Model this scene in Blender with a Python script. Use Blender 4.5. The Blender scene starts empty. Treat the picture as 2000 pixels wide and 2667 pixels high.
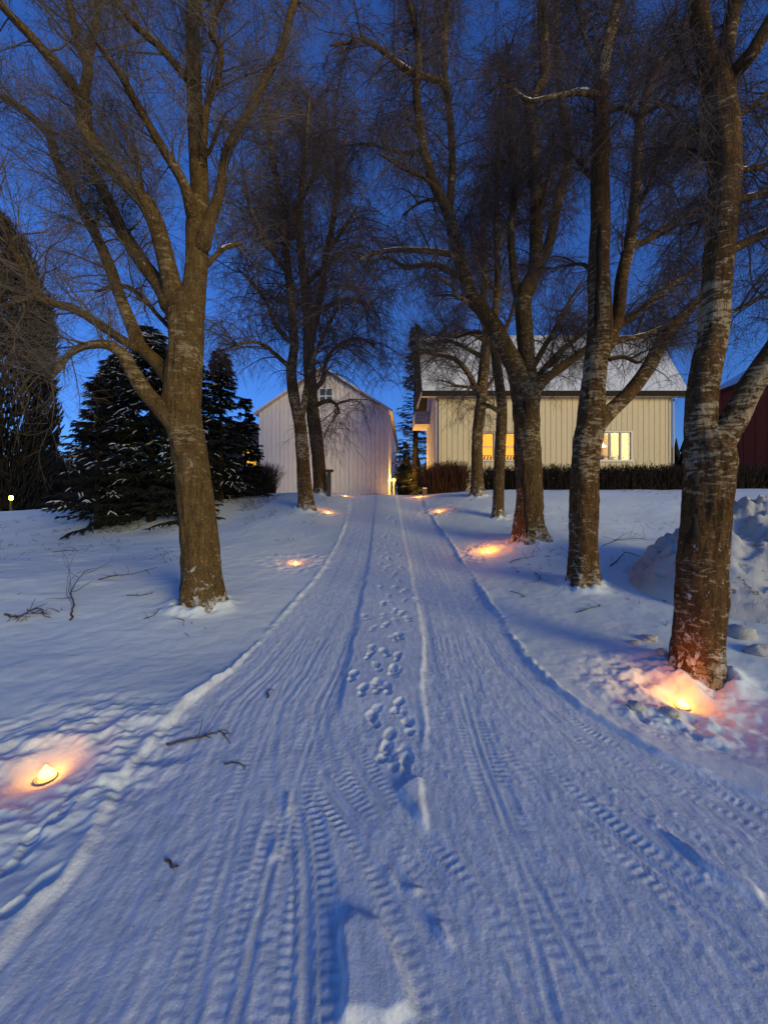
import bpy, math, random
import numpy as np
from mathutils import Vector

random.seed(7)
RNG = np.random.default_rng(11)
scene = bpy.context.scene
COL = scene.collection

# ------------------------------------------------------------------ camera
CAM_H = 1.5
FPX = 1000.0            # focal length in pixels of the 2000x2667 photograph
cam_data = bpy.data.cameras.new('camera')
cam_data.sensor_fit = 'VERTICAL'
cam_data.sensor_height = 24.0
cam_data.lens = 24.0 * FPX / 2667.0
cam_data.clip_start = 0.05
cam_data.clip_end = 900.0
cam = bpy.data.objects.new('camera', cam_data)
COL.objects.link(cam)
cam.location = (0, 0, CAM_H)
cam.rotation_euler = (math.radians(90), 0, 0)
scene.camera = cam

# ------------------------------------------------------------------ sky
world = bpy.data.worlds.new('World')
scene.world = world
world.use_nodes = True
wn = world.node_tree.nodes
wl = world.node_tree.links
wn.clear()
SUN_DIR = Vector((0.66, -0.75, 0.0)).normalized()     # horizontal direction towards the low light
SUN_EL = math.radians(10.5)
sky = wn.new('ShaderNodeTexSky')
sky.sky_type = 'NISHITA'
sky.sun_disc = False
sky.sun_elevation = math.radians(5.0)
sky.sun_rotation = math.atan2(SUN_DIR.x, SUN_DIR.y)
sky.ozone_density = 5.0
sky.air_density = 1.0
sky.dust_density = 0.2
tint = wn.new('ShaderNodeMix')
tint.data_type = 'RGBA'
tint.blend_type = 'MULTIPLY'
tint.inputs[0].default_value = 1.0
tint.inputs[7].default_value = (0.66, 0.56, 0.77, 1)
bg = wn.new('ShaderNodeBackground')
bg.inputs[1].default_value = 0.15
wout = wn.new('ShaderNodeOutputWorld')
wl.new(sky.outputs[0], tint.inputs[6])
wl.new(tint.outputs[2], bg.inputs[0])
wl.new(bg.outputs[0], wout.inputs[0])

# ------------------------------------------------------------------ low warm light behind the viewer
sun_data = bpy.data.lights.new('sun', 'SUN')
sun_data.energy = 0.76
sun_data.color = (1.0, 0.86, 0.36)
sun_data.angle = math.radians(22.0)
sun = bpy.data.objects.new('sun', sun_data)
COL.objects.link(sun)
d = Vector((SUN_DIR.x * math.cos(SUN_EL), SUN_DIR.y * math.cos(SUN_EL), math.sin(SUN_EL)))
sun.rotation_euler = d.to_track_quat('Z', 'Y').to_euler()

scene.view_settings.view_transform = 'Standard'
scene.view_settings.look = 'None'
scene.view_settings.exposure = 1.40
scene.view_settings.gamma = 1.0
scene.view_settings.use_curve_mapping = False
scene.cycles.max_bounces = 5
scene.cycles.diffuse_bounces = 2
scene.cycles.glossy_bounces = 2
scene.cycles.transmission_bounces = 3
scene.cycles.use_denoising = True
scene.cycles.sample_clamp_indirect = 3.0
scene.cycles.caustics_reflective = False
scene.cycles.caustics_refractive = False


def P(px, py, Z):
    """A point of the photograph (2000x2667 pixels) at depth Z, in world metres."""
    return np.array([(px - 1000.0) / FPX * Z, Z, CAM_H - (py - 1333.5) / FPX * Z])


# ------------------------------------------------------------------ materials
class NT:
    def __init__(self, name):
        self.m = bpy.data.materials.new(name)
        self.m.use_nodes = True
        self.t = self.m.node_tree
        self.t.nodes.clear()
        self.out = self.t.nodes.new('ShaderNodeOutputMaterial')

    def n(self, kind, **kw):
        node = self.t.nodes.new('ShaderNode' + kind)
        for k, v in kw.items():
            if k.startswith('i_'):
                node.inputs[int(k[2:])].default_value = v
            else:
                setattr(node, k, v)
        return node

    def link(self, a, b):
        self.t.links.new(a, b)

    def coord(self, scale=(1, 1, 1), which=3):
        tc = self.n('TexCoord')
        mp = self.n('Mapping')
        mp.inputs[3].default_value = scale
        self.link(tc.outputs[which], mp.inputs[0])
        return mp.outputs[0]

    def noise(self, vec, scale, detail=4.0, rough=0.55, dist=0.0):
        t = self.n('TexNoise')
        t.inputs['Scale'].default_value = scale
        t.inputs['Detail'].default_value = detail
        t.inputs['Roughness'].default_value = rough
        t.inputs['Distortion'].default_value = dist
        self.link(vec, t.inputs['Vector'])
        return t.outputs[0]

    def ramp(self, fac, stops):
        r = self.n('ValToRGB')
        els = r.color_ramp.elements
        while len(els) < len(stops):
            els.new(0.5)
        for e, (p, c) in zip(els, stops):
            e.position = p
            e.color = (c[0], c[1], c[2], 1) if hasattr(c, '__len__') else (c, c, c, 1)
        self.link(fac, r.inputs[0])
        return r.outputs[0]

    def mix(self, fac, a, b, blend='MIX'):
        m = self.n('Mix', data_type='RGBA', blend_type=blend)
        if isinstance(fac, float):
            m.inputs[0].default_value = fac
        else:
            self.link(fac, m.inputs[0])
        for s, v in ((6, a), (7, b)):
            if isinstance(v, tuple):
                m.inputs[s].default_value = (v[0], v[1], v[2], 1)
            else:
                self.link(v, m.inputs[s])
        return m.outputs[2]

    def math(self, op, a, b):
        m = self.n('Math', operation=op)
        for s, v in ((0, a), (1, b)):
            if isinstance(v, (int, float)):
                m.inputs[s].default_value = v
            else:
                self.link(v, m.inputs[s])
        return m.outputs[0]

    def bump(self, height, strength=0.5, dist=0.02, prev=None):
        b = self.n('Bump')
        b.inputs['Strength'].default_value = strength
        b.inputs['Distance'].default_value = dist
        self.link(height, b.inputs['Height'])
        if prev is not None:
            self.link(prev, b.inputs['Normal'])
        return b.outputs[0]

    def principled(self, color, rough=0.8, normal=None, spec=0.3, **kw):
        p = self.n('BsdfPrincipled')
        if isinstance(color, tuple):
            p.inputs['Base Color'].default_value = (color[0], color[1], color[2], 1)
        else:
            self.link(color, p.inputs['Base Color'])
        if isinstance(rough, float):
            p.inputs['Roughness'].default_value = rough
        else:
            self.link(rough, p.inputs['Roughness'])
        p.inputs['Specular IOR Level'].default_value = spec
        if normal is not None:
            self.link(normal, p.inputs['Normal'])
        for k, v in kw.items():
            p.inputs[k].default_value = v
        self.link(p.outputs[0], self.out.inputs[0])
        return p


def mat_snow(name, base, dirty, speck=0.0, bump_s=0.5, speck_scale=26.0, speck_at=0.66):
    k = NT(name)
    v = k.coord()
    big = k.noise(v, 0.7, 3)
    fine = k.noise(v, 55.0, 5, 0.75)
    mid = k.noise(v, 9.0, 4, 0.6)
    col = k.mix(k.ramp(big, [(0.35, 0.0), (0.7, 1.0)]), base, dirty)
    if speck > 0 and speck_scale > 20:
        gr = k.noise(k.coord((1.0, 0.22, 1.0)), 34.0, 5, 0.7)
        col = k.mix(k.ramp(gr, [(0.36, 0.0), (0.62, 1.0)]), k.mix(0.45, col, (0.44, 0.47, 0.52)), k.mix(0.75, col, (0.95, 0.96, 0.97)))
    if speck > 0:
        sp = k.noise(v, speck_scale, 4, 0.65)
        fac = k.ramp(sp, [(speck_at, 0.0), (speck_at + 0.08, speck)])
        col = k.mix(fac, col, (0.12, 0.10, 0.08))
    n1 = k.bump(mid, bump_s * 0.6, 0.03)
    n2 = k.bump(fine, bump_s, 0.012, n1)
    k.principled(col, 0.75, n2, 0.25)
    return k.m


M_SNOW = mat_snow('field_snow', (0.83, 0.88, 0.87), (0.76, 0.80, 0.78), 0.0, 0.35)
M_ROAD = mat_snow('packed_snow', (0.81, 0.85, 0.87), (0.73, 0.77, 0.79), 0.5, 0.4)
M_CAP = mat_snow('settled_snow', (0.82, 0.82, 0.82), (0.74, 0.74, 0.73), 0.0, 0.3)
M_ROOFSNOW = mat_snow('thin_roof_snow', (0.76, 0.77, 0.80), (0.66, 0.67, 0.70), 0.0, 0.3)
M_PILE = mat_snow('piled_snow', (0.72, 0.70, 0.65), (0.46, 0.43, 0.37), 0.8, 0.8, 7.0, 0.60)


def mat_bark(name, dark, mid, pale, pale_lo, pale_hi, fleck=0.5, stretch=(3.0, 3.0, 9.0)):
    k = NT(name)
    v = k.coord()
    vs = k.coord(stretch)
    vv = k.coord((9.0, 9.0, 1.6))
    a = k.noise(v, 6.0, 5, 0.65)
    col = k.mix(k.ramp(a, [(0.3, 0.0), (0.72, 1.0)]), dark, mid)
    pm = k.noise(vs, 2.6, 6, 0.66, 0.5)
    zone = k.noise(v, 1.1, 2, 0.5)
    pm2 = k.math('ADD', pm, k.math('MULTIPLY', k.math('SUBTRACT', zone, 0.5), 0.8))
    col = k.mix(k.ramp(pm2, [(pale_lo, 0.0), (pale_hi, 1.0)]), col, pale)
    fl = k.noise(k.coord((1, 1, 1.8)), 30.0, 3, 0.5)
    col = k.mix(k.ramp(fl, [(0.60, 0.0), (0.68, fleck)]), col, (0.38, 0.31, 0.21))
    furrow = k.noise(vv, 3.0, 5, 0.65, 0.6)
    col = k.mix(k.ramp(furrow, [(0.30, 0.75), (0.46, 0.0)]), col, (0.018, 0.012, 0.008))
    # snow blown against the foot of the trunk and caught in patches higher up
    tc = k.n('TexCoord')
    sep = k.n('SeparateXYZ')
    k.link(tc.outputs[3], sep.inputs[0])
    foot = k.math('MULTIPLY', k.math('POWER', 2.718, k.math('MULTIPLY', sep.outputs[2], -2.2)), 0.14)
    sn = k.math('ADD', k.noise(k.coord((1, 1, 0.8)), 11.0, 5, 0.7, 0.6), foot)
    col = k.mix(k.ramp(sn, [(0.66, 0.0), (0.72, 0.9)]), col, (0.72, 0.70, 0.66))
    rough = k.noise(v, 22.0, 4, 0.65)
    n1 = k.bump(furrow, 1.0, 0.08)
    n2 = k.bump(rough, 0.9, 0.035, n1)
    k.principled(col, 0.9, n2, 0.15)
    return k.m


M_BARK_BROWN = mat_bark('brown_bark', (0.10, 0.058, 0.019), (0.215, 0.130, 0.045), (0.34, 0.26, 0.14), 0.59, 0.68, 0.35)
M_BARK_BIRCH = mat_bark('birch_bark', (0.078, 0.040, 0.013), (0.205, 0.108, 0.036), (0.46, 0.35, 0.20), 0.53, 0.60, 0.45)
M_BARK_DARK = mat_bark('old_birch_bark', (0.080, 0.046, 0.017), (0.185, 0.108, 0.040), (0.38, 0.30, 0.17), 0.56, 0.63, 0.4)


def mat_plain(name, c1, c2, scale=8.0, rough=0.8, bump=0.0, spec=0.3, stretch=(1, 1, 1)):
    k = NT(name)
    v = k.coord(stretch)
    a = k.noise(v, scale, 4, 0.6)
    col = k.mix(k.ramp(a, [(0.3, 0.0), (0.7, 1.0)]), c1, c2)
    nrm = k.bump(a, bump, 0.01) if bump > 0 else None
    k.principled(col, rough, nrm, spec)
    return k.m


M_TWIG = mat_plain('twig_bark', (0.066, 0.046, 0.036), (0.125, 0.090, 0.072), 3.0)
M_TWIG_PALE = mat_plain('limb_twig_bark', (0.085, 0.065, 0.045), (0.16, 0.12, 0.08), 3.0)
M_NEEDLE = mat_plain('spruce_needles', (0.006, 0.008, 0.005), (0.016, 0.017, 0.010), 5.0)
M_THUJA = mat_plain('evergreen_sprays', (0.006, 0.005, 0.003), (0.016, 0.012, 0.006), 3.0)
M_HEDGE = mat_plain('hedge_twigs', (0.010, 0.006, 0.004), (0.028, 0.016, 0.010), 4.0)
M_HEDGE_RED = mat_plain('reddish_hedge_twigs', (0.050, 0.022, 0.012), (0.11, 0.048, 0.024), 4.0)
M_BARNW = mat_plain('barn_boards', (0.64, 0.55, 0.53), (0.76, 0.67, 0.65), 4.0, 0.75, 0.2, 0.2, (4, 4, 0.5))
M_HOUSE = mat_plain('house_boards', (0.68, 0.55, 0.34), (0.78, 0.64, 0.41), 4.0, 0.7, 0.2, 0.2, (4, 4, 0.5))
M_GAP = mat_plain('wall_behind_boards', (0.16, 0.14, 0.10), (0.22, 0.19, 0.14), 4.0)
M_TRIM = mat_plain('pinkish_trim', (0.46, 0.38, 0.36), (0.56, 0.47, 0.45), 5.0)
M_WHITE = mat_plain('white_frame', (0.70, 0.68, 0.64), (0.80, 0.78, 0.74), 6.0, 0.5)
M_DARKMETAL = mat_plain('dark_metal', (0.03, 0.03, 0.03), (0.06, 0.06, 0.06), 9.0, 0.45, 0.0, 0.5)
M_RED = mat_plain('red_boards', (0.24, 0.045, 0.02), (0.32, 0.06, 0.03), 3.0, 0.8, 0.2, 0.2, (4, 4, 0.5))
M_DARKWALL = mat_plain('dark_house_wall', (0.05, 0.045, 0.04), (0.09, 0.08, 0.07), 3.0)
M_WOOD = mat_plain('weathered_wood', (0.06, 0.05, 0.035), (0.12, 0.10, 0.07), 6.0, 0.85, 0.3, 0.2, (6, 6, 1))
M_HOLLOW = mat_plain('rotten_hollow', (0.012, 0.008, 0.005), (0.04, 0.024, 0.014), 12.0, 0.95, 0.4)
M_TIN = mat_plain('tin_cup', (0.35, 0.33, 0.30), (0.5, 0.48, 0.44), 8.0, 0.35, 0.0, 0.5)
M_WAX = mat_plain('candle_wax', (0.75, 0.62, 0.40), (0.85, 0.72, 0.5), 8.0, 0.5)
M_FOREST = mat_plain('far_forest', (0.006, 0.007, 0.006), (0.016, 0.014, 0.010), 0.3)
M_GRASS = mat_plain('dry_grass', (0.07, 0.055, 0.03), (0.16, 0.12, 0.07), 2.0)


def mat_emit(name, color, strength):
    k = NT(name)
    e = k.n('Emission')
    e.inputs[0].default_value = (*color, 1)
    e.inputs[1].default_value = strength
    k.link(e.outputs[0], k.out.inputs[0])
    return k.m


M_FLAME = mat_emit('candle_flame', (1.0, 0.42, 0.05), 6.0)
M_BULB = mat_emit('lamp_bulb', (1.0, 0.60, 0.08), 2.0)
M_BULB_GREEN = mat_emit('greenish_bulb', (0.88, 0.90, 0.08), 6.0)
M_WIN_WARM = mat_emit('curtained_window_light', (1.0, 0.38, 0.015), 0.62)
M_PENDANT = mat_emit('pendant_lamp_light', (1.0, 0.8, 0.45), 1.2)
M_FARWIN = mat_emit('far_window_light', (1.0, 0.50, 0.06), 0.45)


def mat_room():
    """Kitchen back wall with lamplight put in as emission, mottled in two warm tones."""
    k = NT('kitchen_wall_glow')
    v = k.coord()
    a = k.noise(v, 5.0, 3, 0.6)
    col = k.mix(k.ramp(a, [(0.35, 0.0), (0.65, 1.0)]), (1.0, 0.50, 0.12), (1.0, 0.62, 0.22))
    e = k.n('Emission')
    e.inputs[1].default_value = 0.30
    k.link(col, e.inputs[0])
    k.link(e.outputs[0], k.out.inputs[0])
    return k.m


M_ROOM = mat_room()


def mat_glass():
    k = NT('window_glass')
    g = k.n('BsdfGlossy')
    g.inputs['Roughness'].default_value = 0.05
    t = k.n('BsdfTransparent')
    m = k.n('MixShader')
    m.inputs[0].default_value = 0.03
    k.link(t.outputs[0], m.inputs[1])
    k.link(g.outputs[0], m.inputs[2])
    k.link(m.outputs[0], k.out.inputs[0])
    return k.m


M_GLASS = mat_glass()


# ------------------------------------------------------------------ object helpers
def link_mesh(name, verts, faces, material, parent=None, smooth=False, kind=None):
    me = bpy.data.meshes.new(name)
    if isinstance(faces, np.ndarray):
        nv, nf, k = len(verts), len(faces), faces.shape[1]
        me.vertices.add(nv)
        me.vertices.foreach_set('co', np.asarray(verts, dtype=np.float32).ravel())
        me.loops.add(nf * k)
        me.loops.foreach_set('vertex_index', faces.astype(np.int32).ravel())
        me.polygons.add(nf)
        me.polygons.foreach_set('loop_start', np.arange(0, nf * k, k, dtype=np.int32))
        me.polygons.foreach_set('loop_total', np.full(nf, k, dtype=np.int32))
        me.update(calc_edges=True)
    else:
        me.from_pydata([tuple(v) for v in verts], [], faces)
        me.update()
    if smooth:
        me.polygons.foreach_set('use_smooth', np.ones(len(me.polygons), dtype=bool))
    me.materials.append(material)
    o = bpy.data.objects.new(name, me)
    COL.objects.link(o)
    if parent is not None:
        o.parent = parent
    if kind:
        o['kind'] = kind
    return o


def thing(name, label, cat, loc=(0, 0, 0), rz=0.0, group=None):
    o = bpy.data.objects.new(name, None)
    o.empty_display_size = 0.2
    COL.objects.link(o)
    o.location = loc
    o.rotation_euler = (0, 0, rz)
    tag(o, label, cat, group)
    return o


def tag(o, label, cat, group=None):
    o['label'] = label
    o['category'] = cat
    if group:
        o['group'] = group


class MB:
    """Small mesh collector for boxes and prisms."""
    def __init__(self):
        self.v = []
        self.f = []

    def box(self, x0, x1, y0, y1, z0, z1):
        b = len(self.v)
        self.v += [(x0, y0, z0), (x1, y0, z0), (x1, y1, z0), (x0, y1, z0), (x0, y0, z1), (x1, y0, z1), (x1, y1, z1), (x0, y1, z1)]
        self.f += [(b, b + 3, b + 2, b + 1), (b + 4, b + 5, b + 6, b + 7), (b, b + 1, b + 5, b + 4), (b + 1, b + 2, b + 6, b + 5), (b + 2, b + 3, b + 7, b + 6), (b + 3, b, b + 4, b + 7)]
        return self

    def prism(self, pts, y0, y1):
        """pts: (x, z) outline, counter-clockwise seen from -y."""
        b, n = len(self.v), len(pts)
        self.v += [(x, y0, z) for x, z in pts] + [(x, y1, z) for x, z in pts]
        self.f += [tuple(b + i for i in range(n)), tuple(b + n + i for i in reversed(range(n)))]
        for i in range(n):
            j = (i + 1) % n
            self.f.append((b + j, b + i, b + n + i, b + n + j))
        return self

    def hexa(self, p):
        """eight points: four of the bottom face then four of the top, both counter-clockwise."""
        b = len(self.v)
        self.v += [tuple(q) for q in p]
        self.f += [(b, b + 3, b + 2, b + 1), (b + 4, b + 5, b + 6, b + 7), (b, b + 1, b + 5, b + 4), (b + 1, b + 2, b + 6, b + 5), (b + 2, b + 3, b + 7, b + 6), (b + 3, b, b + 4, b + 7)]
        return self

    def lathe(self, prof, seg=16, cx=0.0, cy=0.0):
        b = len(self.v)
        for r, z in prof:
            for i in range(seg):
                a = 2 * math.pi * i / seg
                self.v.append((cx + r * math.cos(a), cy + r * math.sin(a), z))
        for j in range(len(prof) - 1):
            for i in range(seg):
                k = (i + 1) % seg
                self.f.append((b + j * seg + i, b + j * seg + k, b + (j + 1) * seg + k, b + (j + 1) * seg + i))
        self.f.append(tuple(b + (len(prof) - 1) * seg + i for i in range(seg)))
        self.f.append(tuple(b + i for i in reversed(range(seg))))
        return self

    def build(self, name, material, parent=None, smooth=False):
        return link_mesh(name, self.v, self.f, material, parent, smooth)


# ------------------------------------------------------------------ noise
def _hash(ix, iy, seed):
    h = (ix.astype(np.int64) * 374761393 + iy.astype(np.int64) * 668265263 + seed * 974711) & 0x7fffffff
    h = ((h ^ (h >> 13)) * 1274126177) & 0x7fffffff
    return ((h ^ (h >> 16)) & 0xffff) / 65535.0


def vnoise(x, y, seed=0):
    ix, iy = np.floor(x), np.floor(y)
    fx, fy = x - ix, y - iy
    fx = fx * fx * (3 - 2 * fx)
    fy = fy * fy * (3 - 2 * fy)
    a = _hash(ix, iy, seed)
    b = _hash(ix + 1, iy, seed)
    c = _hash(ix, iy + 1, seed)
    e = _hash(ix + 1, iy + 1, seed)
    return (a * (1 - fx) + b * fx) * (1 - fy) + (c * (1 - fx) + e * fx) * fy - 0.5


def fbm(x, y, octaves=4, seed=0, gain=0.5):
    s, amp = 0, 1.0
    for o in range(octaves):
        s = s + amp * vnoise(x * 2 ** o + 17.3 * o, y * 2 ** o - 9.1 * o, seed + o)
        amp *= gain
    return s


def sstep(a, b, x):
    t = np.clip((x - a) / (b - a), 0, 1)
    return t * t * (3 - 2 * t)


# ------------------------------------------------------------------ terrain
PROF_Y = np.array([-30, -5, 0, 2.0, 3.4, 5.0, 7.7, 10.0, 12.5, 14.0, 15.5, 17.0, 19.0, 22.0, 28.0, 40.0, 300.0])
PROF_Z = np.array([-0.5, -0.1, 0.0, 0.02, 0.08, 0.20, 0.50, 0.95, 1.50, 1.83, 2.10, 2.26, 2.36, 2.46, 2.62, 2.7, 2.7])


def zroad(y):
    y = np.asarray(y, dtype=float)
    s = 0.0
    for k, w in ((-1.0, .12), (-0.5, .2), (0, .36), (0.5, .2), (1.0, .12)):
        s = s + w * np.interp(y + k, PROF_Y, PROF_Z)
    return s


# tree bases and other ground heights read from the photograph: (px, py, Z)
BASES = {'R1': (1815, 1745, 3.4), 'R2': (1520, 1527, 5.7), 'R3': (1380, 1400, 8.3), 'R4': (1298, 1347, 11.0), 'R5': (1243, 1290, 13.7),
         'L1': (525, 1572, 5.0), 'L2': (797, 1321, 12.0), 'L3': (838, 1283, 15.0)}
CP = [P(*b) for b in BASES.values()]
CP += [P(px, py, Z) for px, py, Z in [
    (100, 1500, 6.0), (60, 1660, 4.0), (300, 1420, 9.5), (690, 1296, 15.0), (500, 1312, 14.0), (200, 1345, 14.5), (0, 1340, 25.0), (120, 1331, 45.0),
    (120, 2005, 2.2), (770, 1468, 7.6), (855, 1337, 12.2), (1775, 1818, 3.10), (1270, 1436, 8.12), (1143, 1330, 12.4), (1700, 1400, 9.0), (2000, 1400, 8.5),
    (1900, 1276, 16.0), (1400, 1276, 16.5), (1600, 1276, 16.5), (1200, 1281, 16.5), (350, 1372, 12.0), (560, 1366, 11.5), (1950, 1274, 24.0), (300, 1329, 30.0)]]
CP += [np.array(p) for p in [(-6, 1.0, 0.05), (6, 1.0, 0.0), (-4, -4, -0.1), (4, -4, -0.1), (-12, 2, 0.2), (12, 2, 0.3), (-25, 10, 0.7), (25, 10, 1.5), (-40, 40, 1.5), (40, 40, 2.8), (0, 60, 2.7), (-40, -10, 0), (40, -10, 0), (-70, 100, 1.4), (70, 100, 3.0), (0, 120, 2.7),
                             (20, 22, 2.7), (10, 26, 2.7), (-5, 28, 2.65), (-10, 24, 2.4)]]
for yy in (-4, 0, 1.5, 3, 4.5, 6, 8, 10, 12, 14, 16, 18.5, 22):
    for xx in (-1.3, 0.0, 1.4):
        CP.append(np.array([xx, yy, float(zroad(yy))]))
CP = np.array(CP)
_off = CP[:, 2] - zroad(CP[:, 1])


def _kern(r2):
    return np.where(r2 < 1e-9, 0, r2 * np.log(r2 + 1e-12))


def _warp(x, y):
    # compress distance so far control points do not ring
    sx = np.sign(x) * np.log1p(np.abs(x) / 4.0) * 4.0
    sy = np.sign(y) * np.log1p(np.abs(y) / 12.0) * 12.0
    return sx, sy


_cx, _cy = _warp(CP[:, 0], CP[:, 1])
_n = len(CP)
_A = np.zeros((_n + 3, _n + 3))
_A[:_n, :_n] = _kern((_cx[:, None] - _cx[None]) ** 2 + (_cy[:, None] - _cy[None]) ** 2) + np.eye(_n) * 0.15
_A[:_n, _n] = 1
_A[:_n, _n + 1] = _cx
_A[:_n, _n + 2] = _cy
_A[_n:, :_n] = _A[:_n, _n:].T
_w = np.linalg.solve(_A, np.concatenate([_off, np.zeros(3)]))


def base_height(x, y):
    x = np.atleast_1d(np.asarray(x, dtype=float))
    y = np.atleast_1d(np.asarray(y, dtype=float))
    wx, wy = _warp(x, y)
    o = _w[_n] + _w[_n + 1] * wx + _w[_n + 2] * wy
    for i in range(_n):
        o = o + _w[i] * _kern((wx - _cx[i]) ** 2 + (wy - _cy[i]) ** 2)
    return zroad(y) + np.clip(o, -2.2, 1.2)


def H1(x, y):
    return float(base_height(x, y)[0])


def depth_of(px, py):
    """Where the sight line through a pixel of the photograph meets the ground."""
    lo = 0.8
    for Z in np.geomspace(0.9, 30, 240):
        q = P(px, py, Z)
        if q[2] <= H1(q[0], Z):
            lo = Z
            break
    return lo


EDGE_Y = np.array([-8, 0.8, 1.35, 1.63, 2.13, 2.6, 2.95, 3.4, 4.2, 5.7, 7.0, 10.2, 12.7, 16.5, 20, 26])
EDGE_L = np.array([-1.35, -1.30, -1.32, -1.32, -1.46, -1.50, -1.50, -1.38, -1.31, -1.20, -1.16, -1.08, -1.15, -1.5, -1.9, -2.4])
EDGE_RY = np.array([-8, 0.8, 1.6, 2.0, 2.37, 2.85, 3.6, 4.75, 6.8, 9.0, 12.7, 16.5, 20, 26])
EDGE_R = np.array([4.2, 3.6, 2.5, 2.05, 1.70, 1.45, 1.36, 1.42, 1.53, 1.55, 1.43, 1.55, 1.8, 2.2])
STRIP_Y = np.array([1.0, 1.75, 2.35, 4.2, 5.0, 8.0, 12.6, 20])
STRIP_L = np.array([-0.32, -0.32, -0.34, -0.33, -0.33, -0.30, -0.30, -0.3])
STRIP_R = np.array([0.2, 0.22, 0.25, 0.42, 0.45, 0.50, 0.49, 0.5])


_gcache = {}


def G(px, py):
    if (px, py) not in _gcache:
        Z = depth_of(px, py)
        _gcache[(px, py)] = ((px - 1000) / 1000 * Z, Z)
    return _gcache[(px, py)]


TYRES = [  # photo pixels along the middle of each tyre mark, half width, depth
    ([(735, 1960), (775, 2100), (795, 2250), (800, 2450), (795, 2750)], 0.105, 0.016),
    ([(860, 1870), (930, 1990), (1010, 2110), (1110, 2230), (1230, 2380), (1420, 2720)], 0.10, 0.014),
    ([(790, 1960), (885, 2080), (990, 2220), (1095, 2400), (1240, 2720)], 0.10, 0.016),
    ([(1290, 1900), (1430, 2030), (1600, 2170), (1800, 2330), (2060, 2540)], 0.105, 0.014),
    ([(1370, 1780), (1480, 1880), (1640, 1970), (1820, 2060), (2100, 2190)], 0.10, 0.014),
    ([(1390, 1740), (1560, 1840), (1750, 1920), (2100, 2020)], 0.095, 0.012),
    ([(930, 1340), (905, 1420), (860, 1530), (790, 1680), (700, 1900), (620, 2150), (480, 2750)], 0.09, 0.007),
    ([(1080, 1340), (1110, 1430), (1150, 1540), (1200, 1700), (1260, 1930), (1330, 2200), (1470, 2750)], 0.09, 0.007),
    ([(900, 1720), (840, 1850), (770, 2050), (690, 2320), (600, 2750)], 0.085, 0.010),
    ([(1180, 1700), (1230, 1900), (1330, 2160), (1480, 2440), (1680, 2750)], 0.09, 0.009),
]
FEET = [(991, 1531), (1030, 1530), (1052, 1542), (1084, 1564), (998, 1573), (1027, 1594), (952, 1610), (1004, 1630), (1062, 1613), (1040, 1662), (963, 1707),
        (1002, 1703), (1022, 1748), (945, 1800), (988, 1785), (1035, 1840), (972, 1872), (1064, 1885), (1002, 1955),
        (1015, 1460), (1040, 1448), (1005, 1480), (1030, 1420), (1000, 1400), (1045, 1480), (918, 1765), (1058, 1985), (1010, 1375), (1028, 1362), (1012, 1350),
        (60, 2230), (130, 2150), (190, 2080), (90, 2330), (1660, 1862), (1780, 1905), (1240, 1560)]
_rp = random.Random(12)
PRINTS = [(*G(*q), 0.017) for q in FEET]
for _i in range(48):
    _y = 2.3 + 11.0 * (_i / 48.0) ** 1.2 + _rp.uniform(-0.1, 0.1)
    PRINTS.append((0.09 + 0.09 * (1 if _i % 2 else -1) + 0.12 * math.sin(_y * 1.3) + _rp.uniform(-0.07, 0.07), _y, _rp.uniform(0.008, 0.015)))
CANDLES = [(120, 2000, 'L'), (770, 1465, 'L'), (855, 1335, 'L'), (900, 1286, 'L'), (1775, 1813, 'R'), (1270, 1433, 'R'), (1143, 1328, 'R'), (1092, 1286, 'R')]
CAND_XY = [((px - 1000) / 1000 * Z, Z) for (px, py, s), Z in zip(CANDLES, (2.2, 7.6, 12.2, 15.8, 3.10, 8.12, 12.4, 15.8))]
ISLANDS = [  # smooth untouched snow left between the wheel marks: polygons in photo pixels
    [(880, 2420), (925, 2360), (990, 2390), (1060, 2530), (1110, 2667), (875, 2667)],
    [(700, 2225), (735, 2150), (750, 2060), (760, 2090), (745, 2220), (715, 2245)],
    [(1030, 2060), (1100, 2010), (1118, 2180), (1075, 2130)],
    [(985, 2230), (1010, 2240), (1045, 2290), (1095, 2310), (1080, 2325), (1020, 2300)],
    [(1120, 2400), (1150, 2400), (1185, 2460), (1190, 2500), (1150, 2450)],
    [(660, 2310), (690, 2310), (690, 2380), (665, 2390)],
    [(660, 2450), (705, 2440), (695, 2570), (668, 2580)],
    [(1700, 2140), (1800, 2200), (1950, 2290), (2000, 2330), (1990, 2360), (1850, 2280)],
]


def poly_sd(x, y, poly):
    """approximate signed distance to a polygon, positive inside"""
    n = len(poly)
    inside = np.zeros(x.shape, bool)
    dist = np.full(x.shape, 1e9)
    for i in range(n):
        x0, y0 = poly[i]
        x1, y1 = poly[(i + 1) % n]
        c = ((y0 > y) != (y1 > y)) & (x < (x1 - x0) * (y - y0) / (y1 - y0 + 1e-12) + x0)
        inside ^= c
        ex, ey = x1 - x0, y1 - y0
        t = np.clip(((x - x0) * ex + (y - y0) * ey) / (ex * ex + ey * ey + 1e-12), 0, 1)
        dist = np.minimum(dist, np.hypot(x - x0 - t * ex, y - y0 - t * ey))
    return np.where(inside, dist, -dist)


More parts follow.
